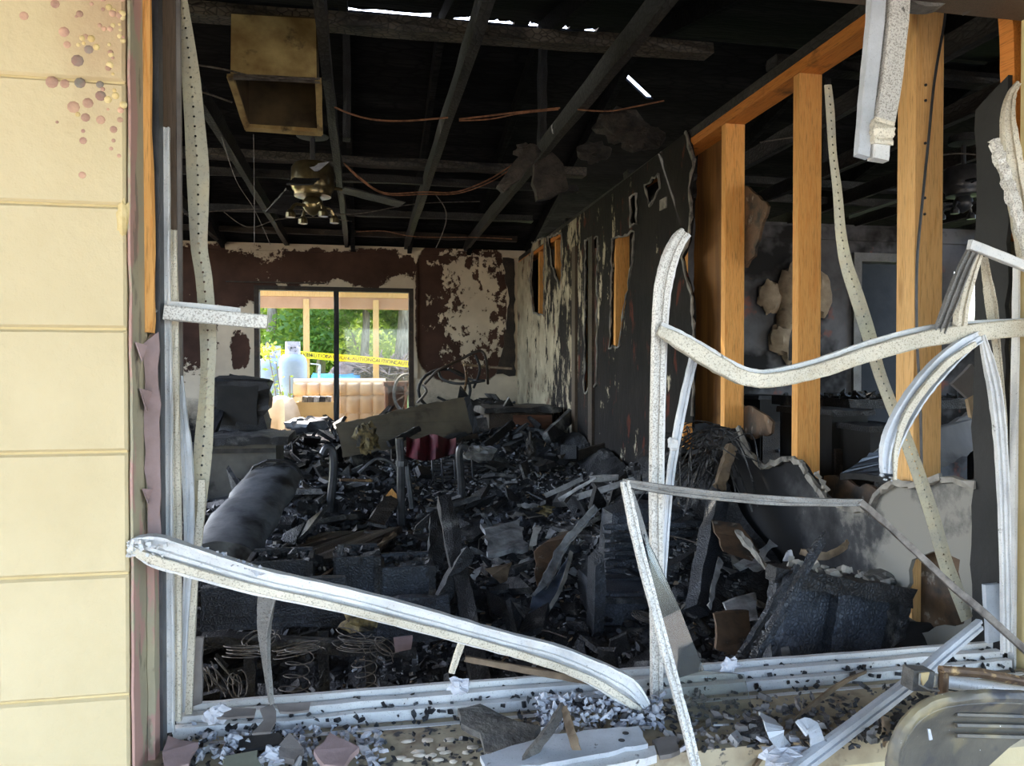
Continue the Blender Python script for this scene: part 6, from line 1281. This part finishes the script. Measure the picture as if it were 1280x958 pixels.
# ================================================================== ROOM BEYOND THE STUDS
tb = empty('charred_table', (q(1085, 500, 3.6).x, 3.6, 0), 'charred table covered in ash in the room beyond the studs', 'table')
tx, tz = q(1085, 500, 3.6).x, q(1085, 502, 3.6).z
plank(V((tx - .35, 3.6, tz)), V((tx + .45, 3.6, tz)), .7, .04, V((0, 0, 1)), 8, .006).build('top', 'char_ash', tb)
for sx in (-.3, .4):
    for sy in (-.28, .28): MB().box((tx + sx, 3.6 + sy, tz / 2), (.05, .05, tz - .03)).build('leg', 'char', tb)
mb = MB(); r = random.Random(8)
for i in range(130): chip(mb, V((tx + r.uniform(-.33, .42), 3.6 + r.uniform(-.33, .33), tz + .03)), r.uniform(.01, .035), r, .2, 2.5)
tag(mb.build('ash_litter', 'char_ash'), 'ash and splinters littering the charred table top', 'rubble', None, 'stuff')
for k, (x0, x1, yt, Y, lab) in enumerate(((1040, 1085, 520, 3.0, 'low dark dresser behind the second bare stud'), (1088, 1130, 540, 2.8, 'low dark chest behind the nearest bare stud'), (950, 990, 500, 4.6, 'dark cupboard deep in the room beyond'))):
    a, b = q(x0, yt, Y), q(x1, yt, Y); t = empty('dark_chest', ((a.x + b.x) / 2, Y + .2, 0), lab, 'chest')
    MB().box(((a.x + b.x) / 2, Y + .2, a.z / 2), (b.x - a.x, .4, a.z)).build('body', 'soot', t); plank(V((a.x - .02, Y + .2, a.z + .012)), V((b.x + .02, Y + .2, a.z + .012)), .44, .025, V((0, 0, 1)), 6, .004).build('top', 'char', t)
    for j in range(2):
        dd_ = MB().box(((a.x + b.x) / 2, Y - .008, a.z * (.3 + .4 * j)), ((b.x - a.x) * .9, .016, a.z * .34)).build('drawer', 'char_brown', t)
        MB().lathe(((a.x + b.x) / 2, Y - .016, a.z * (.3 + .4 * j)), [(.008, 0), (.014, .012), (.003, .02)], 8, V((0, -1, 0))).build('knob', 'steel_dark', dd_)
MT['foam'] = simple('scorched foam', srgb(186, 166, 138), srgb(120, 102, 82), 5, bs=40, bump=.6, specks=[((.03, .025, .02), 7, .6, .7)])
for k, (x, y, Y, sz, lab) in enumerate(((990, 395, 5.66, (.135, .06, .40), 'tall scorched foam lump stuck to the wall behind the second bare stud'), (1026, 368, 5.67, (.09, .05, .17), 'small foam lump right of the second bare stud'), (962, 372, 5.67, (.10, .05, .13), 'rounded foam scrap between first and second bare studs'), (978, 425, 5.66, (.12, .06, .12), 'low foam scrap left of the second bare stud'))):
    tag(blob(q(x, y, Y), sz, 14, 10, .4, 2.2, 90 + k).build('foam_lump', 'foam', smooth=True), lab, 'foam')
tag(sheetpx([(1050, 600, 2.3), (1110, 560, 2.6), (1150, 590, 2.5), (1140, 606, 2.3)], .02, .006, face=V((0, 0, 1))).build('grey_board', 'steel_dark'), 'dark grey board lying flat beyond the torn drywall', 'board')
tag(sheetpx([(1160, 545, 2.3), (1215, 515, 2.5), (1225, 560, 2.4), (1170, 590, 2.2)], .02, .008).build('tilted_board', 'wall2'), 'smoky tilted board behind the arched bar', 'board')
tag(sheetpx([(1190, 480, 2.0), (1215, 455, 2.0), (1232, 480, 2.0), (1232, 510, 2.0), (1212, 500, 2.0)], .012, .006).build('gypsum_scrap', 'wall2'), 'grey drywall scrap hanging behind the drooping rail', 'scrap')
tag(sheetpx([(1210, 500, 1.95), (1232, 488, 1.95), (1230, 530, 1.95), (1214, 522, 1.95)], .012, .006).build('gypsum_scrap', 'foam'), 'tan drywall scrap below the grey one behind the drooping rail', 'scrap')
tag(MB().tube(cr([q(1008, 360, 2.6), q(1003, 385, 2.62), q(990, 420, 2.66), q(988, 450, 2.7)], 5), .008, 6).build('black_hose', 'steel_dark'), 'black hose hanging behind the second bare stud', 'hose')

# more burnt paper and ash about the middle and right of the heap
rk = random.Random(123)
for k in range(44):
    x, y = (rk.uniform(590, 720), rk.uniform(640, 740)) if k < 26 else (rk.uniform(880, 965), rk.uniform(690, 800)); p = onheap(x, y, .02); n_ = 3; d = V((rk.gauss(0, 1), rk.gauss(0, 1), rk.uniform(0, .5))).normalized() * rk.uniform(.03, .07)
    mb = MB().sweep(cr([p - d, p + V((0, 0, rk.uniform(.005, .03))), p + d + V((0, 0, rk.uniform(-.01, .02)))], 3), [(-.5, 0), (-.5, .05), (.5, .05), (.5, 0)], V((rk.uniform(-.4, .4), -.5, 1)), [rk.uniform(.02, .05) for _ in range(7)], .003)
    tag(mb.build('burnt_paper', rk.choice(['ash', 'gypsum', 'char_ash', 'ash'])), 'curled grey burnt paper lying on the rubble heap', 'paper', 'curled burnt papers on the heap')
for k in range(40):
    y = 1.9 + 3.5 * rk.random(); x = rk.uniform(-.3 * y, RX - .25); p = V((x, y, heap(x, y) + .02)); d = V((rk.gauss(0, 1), rk.gauss(0, 1), rk.uniform(-.1, .7))).normalized() * rk.uniform(.06, .16)
    tag(MB().tube(cr([p - d, p + V((rk.gauss(0, .02), rk.gauss(0, .02), .02)), p + d], 3), .0025, 4).build('loose_wire', 'wire'), 'thin burnt wire sticking out of the rubble heap', 'wire', 'loose wires in the rubble')
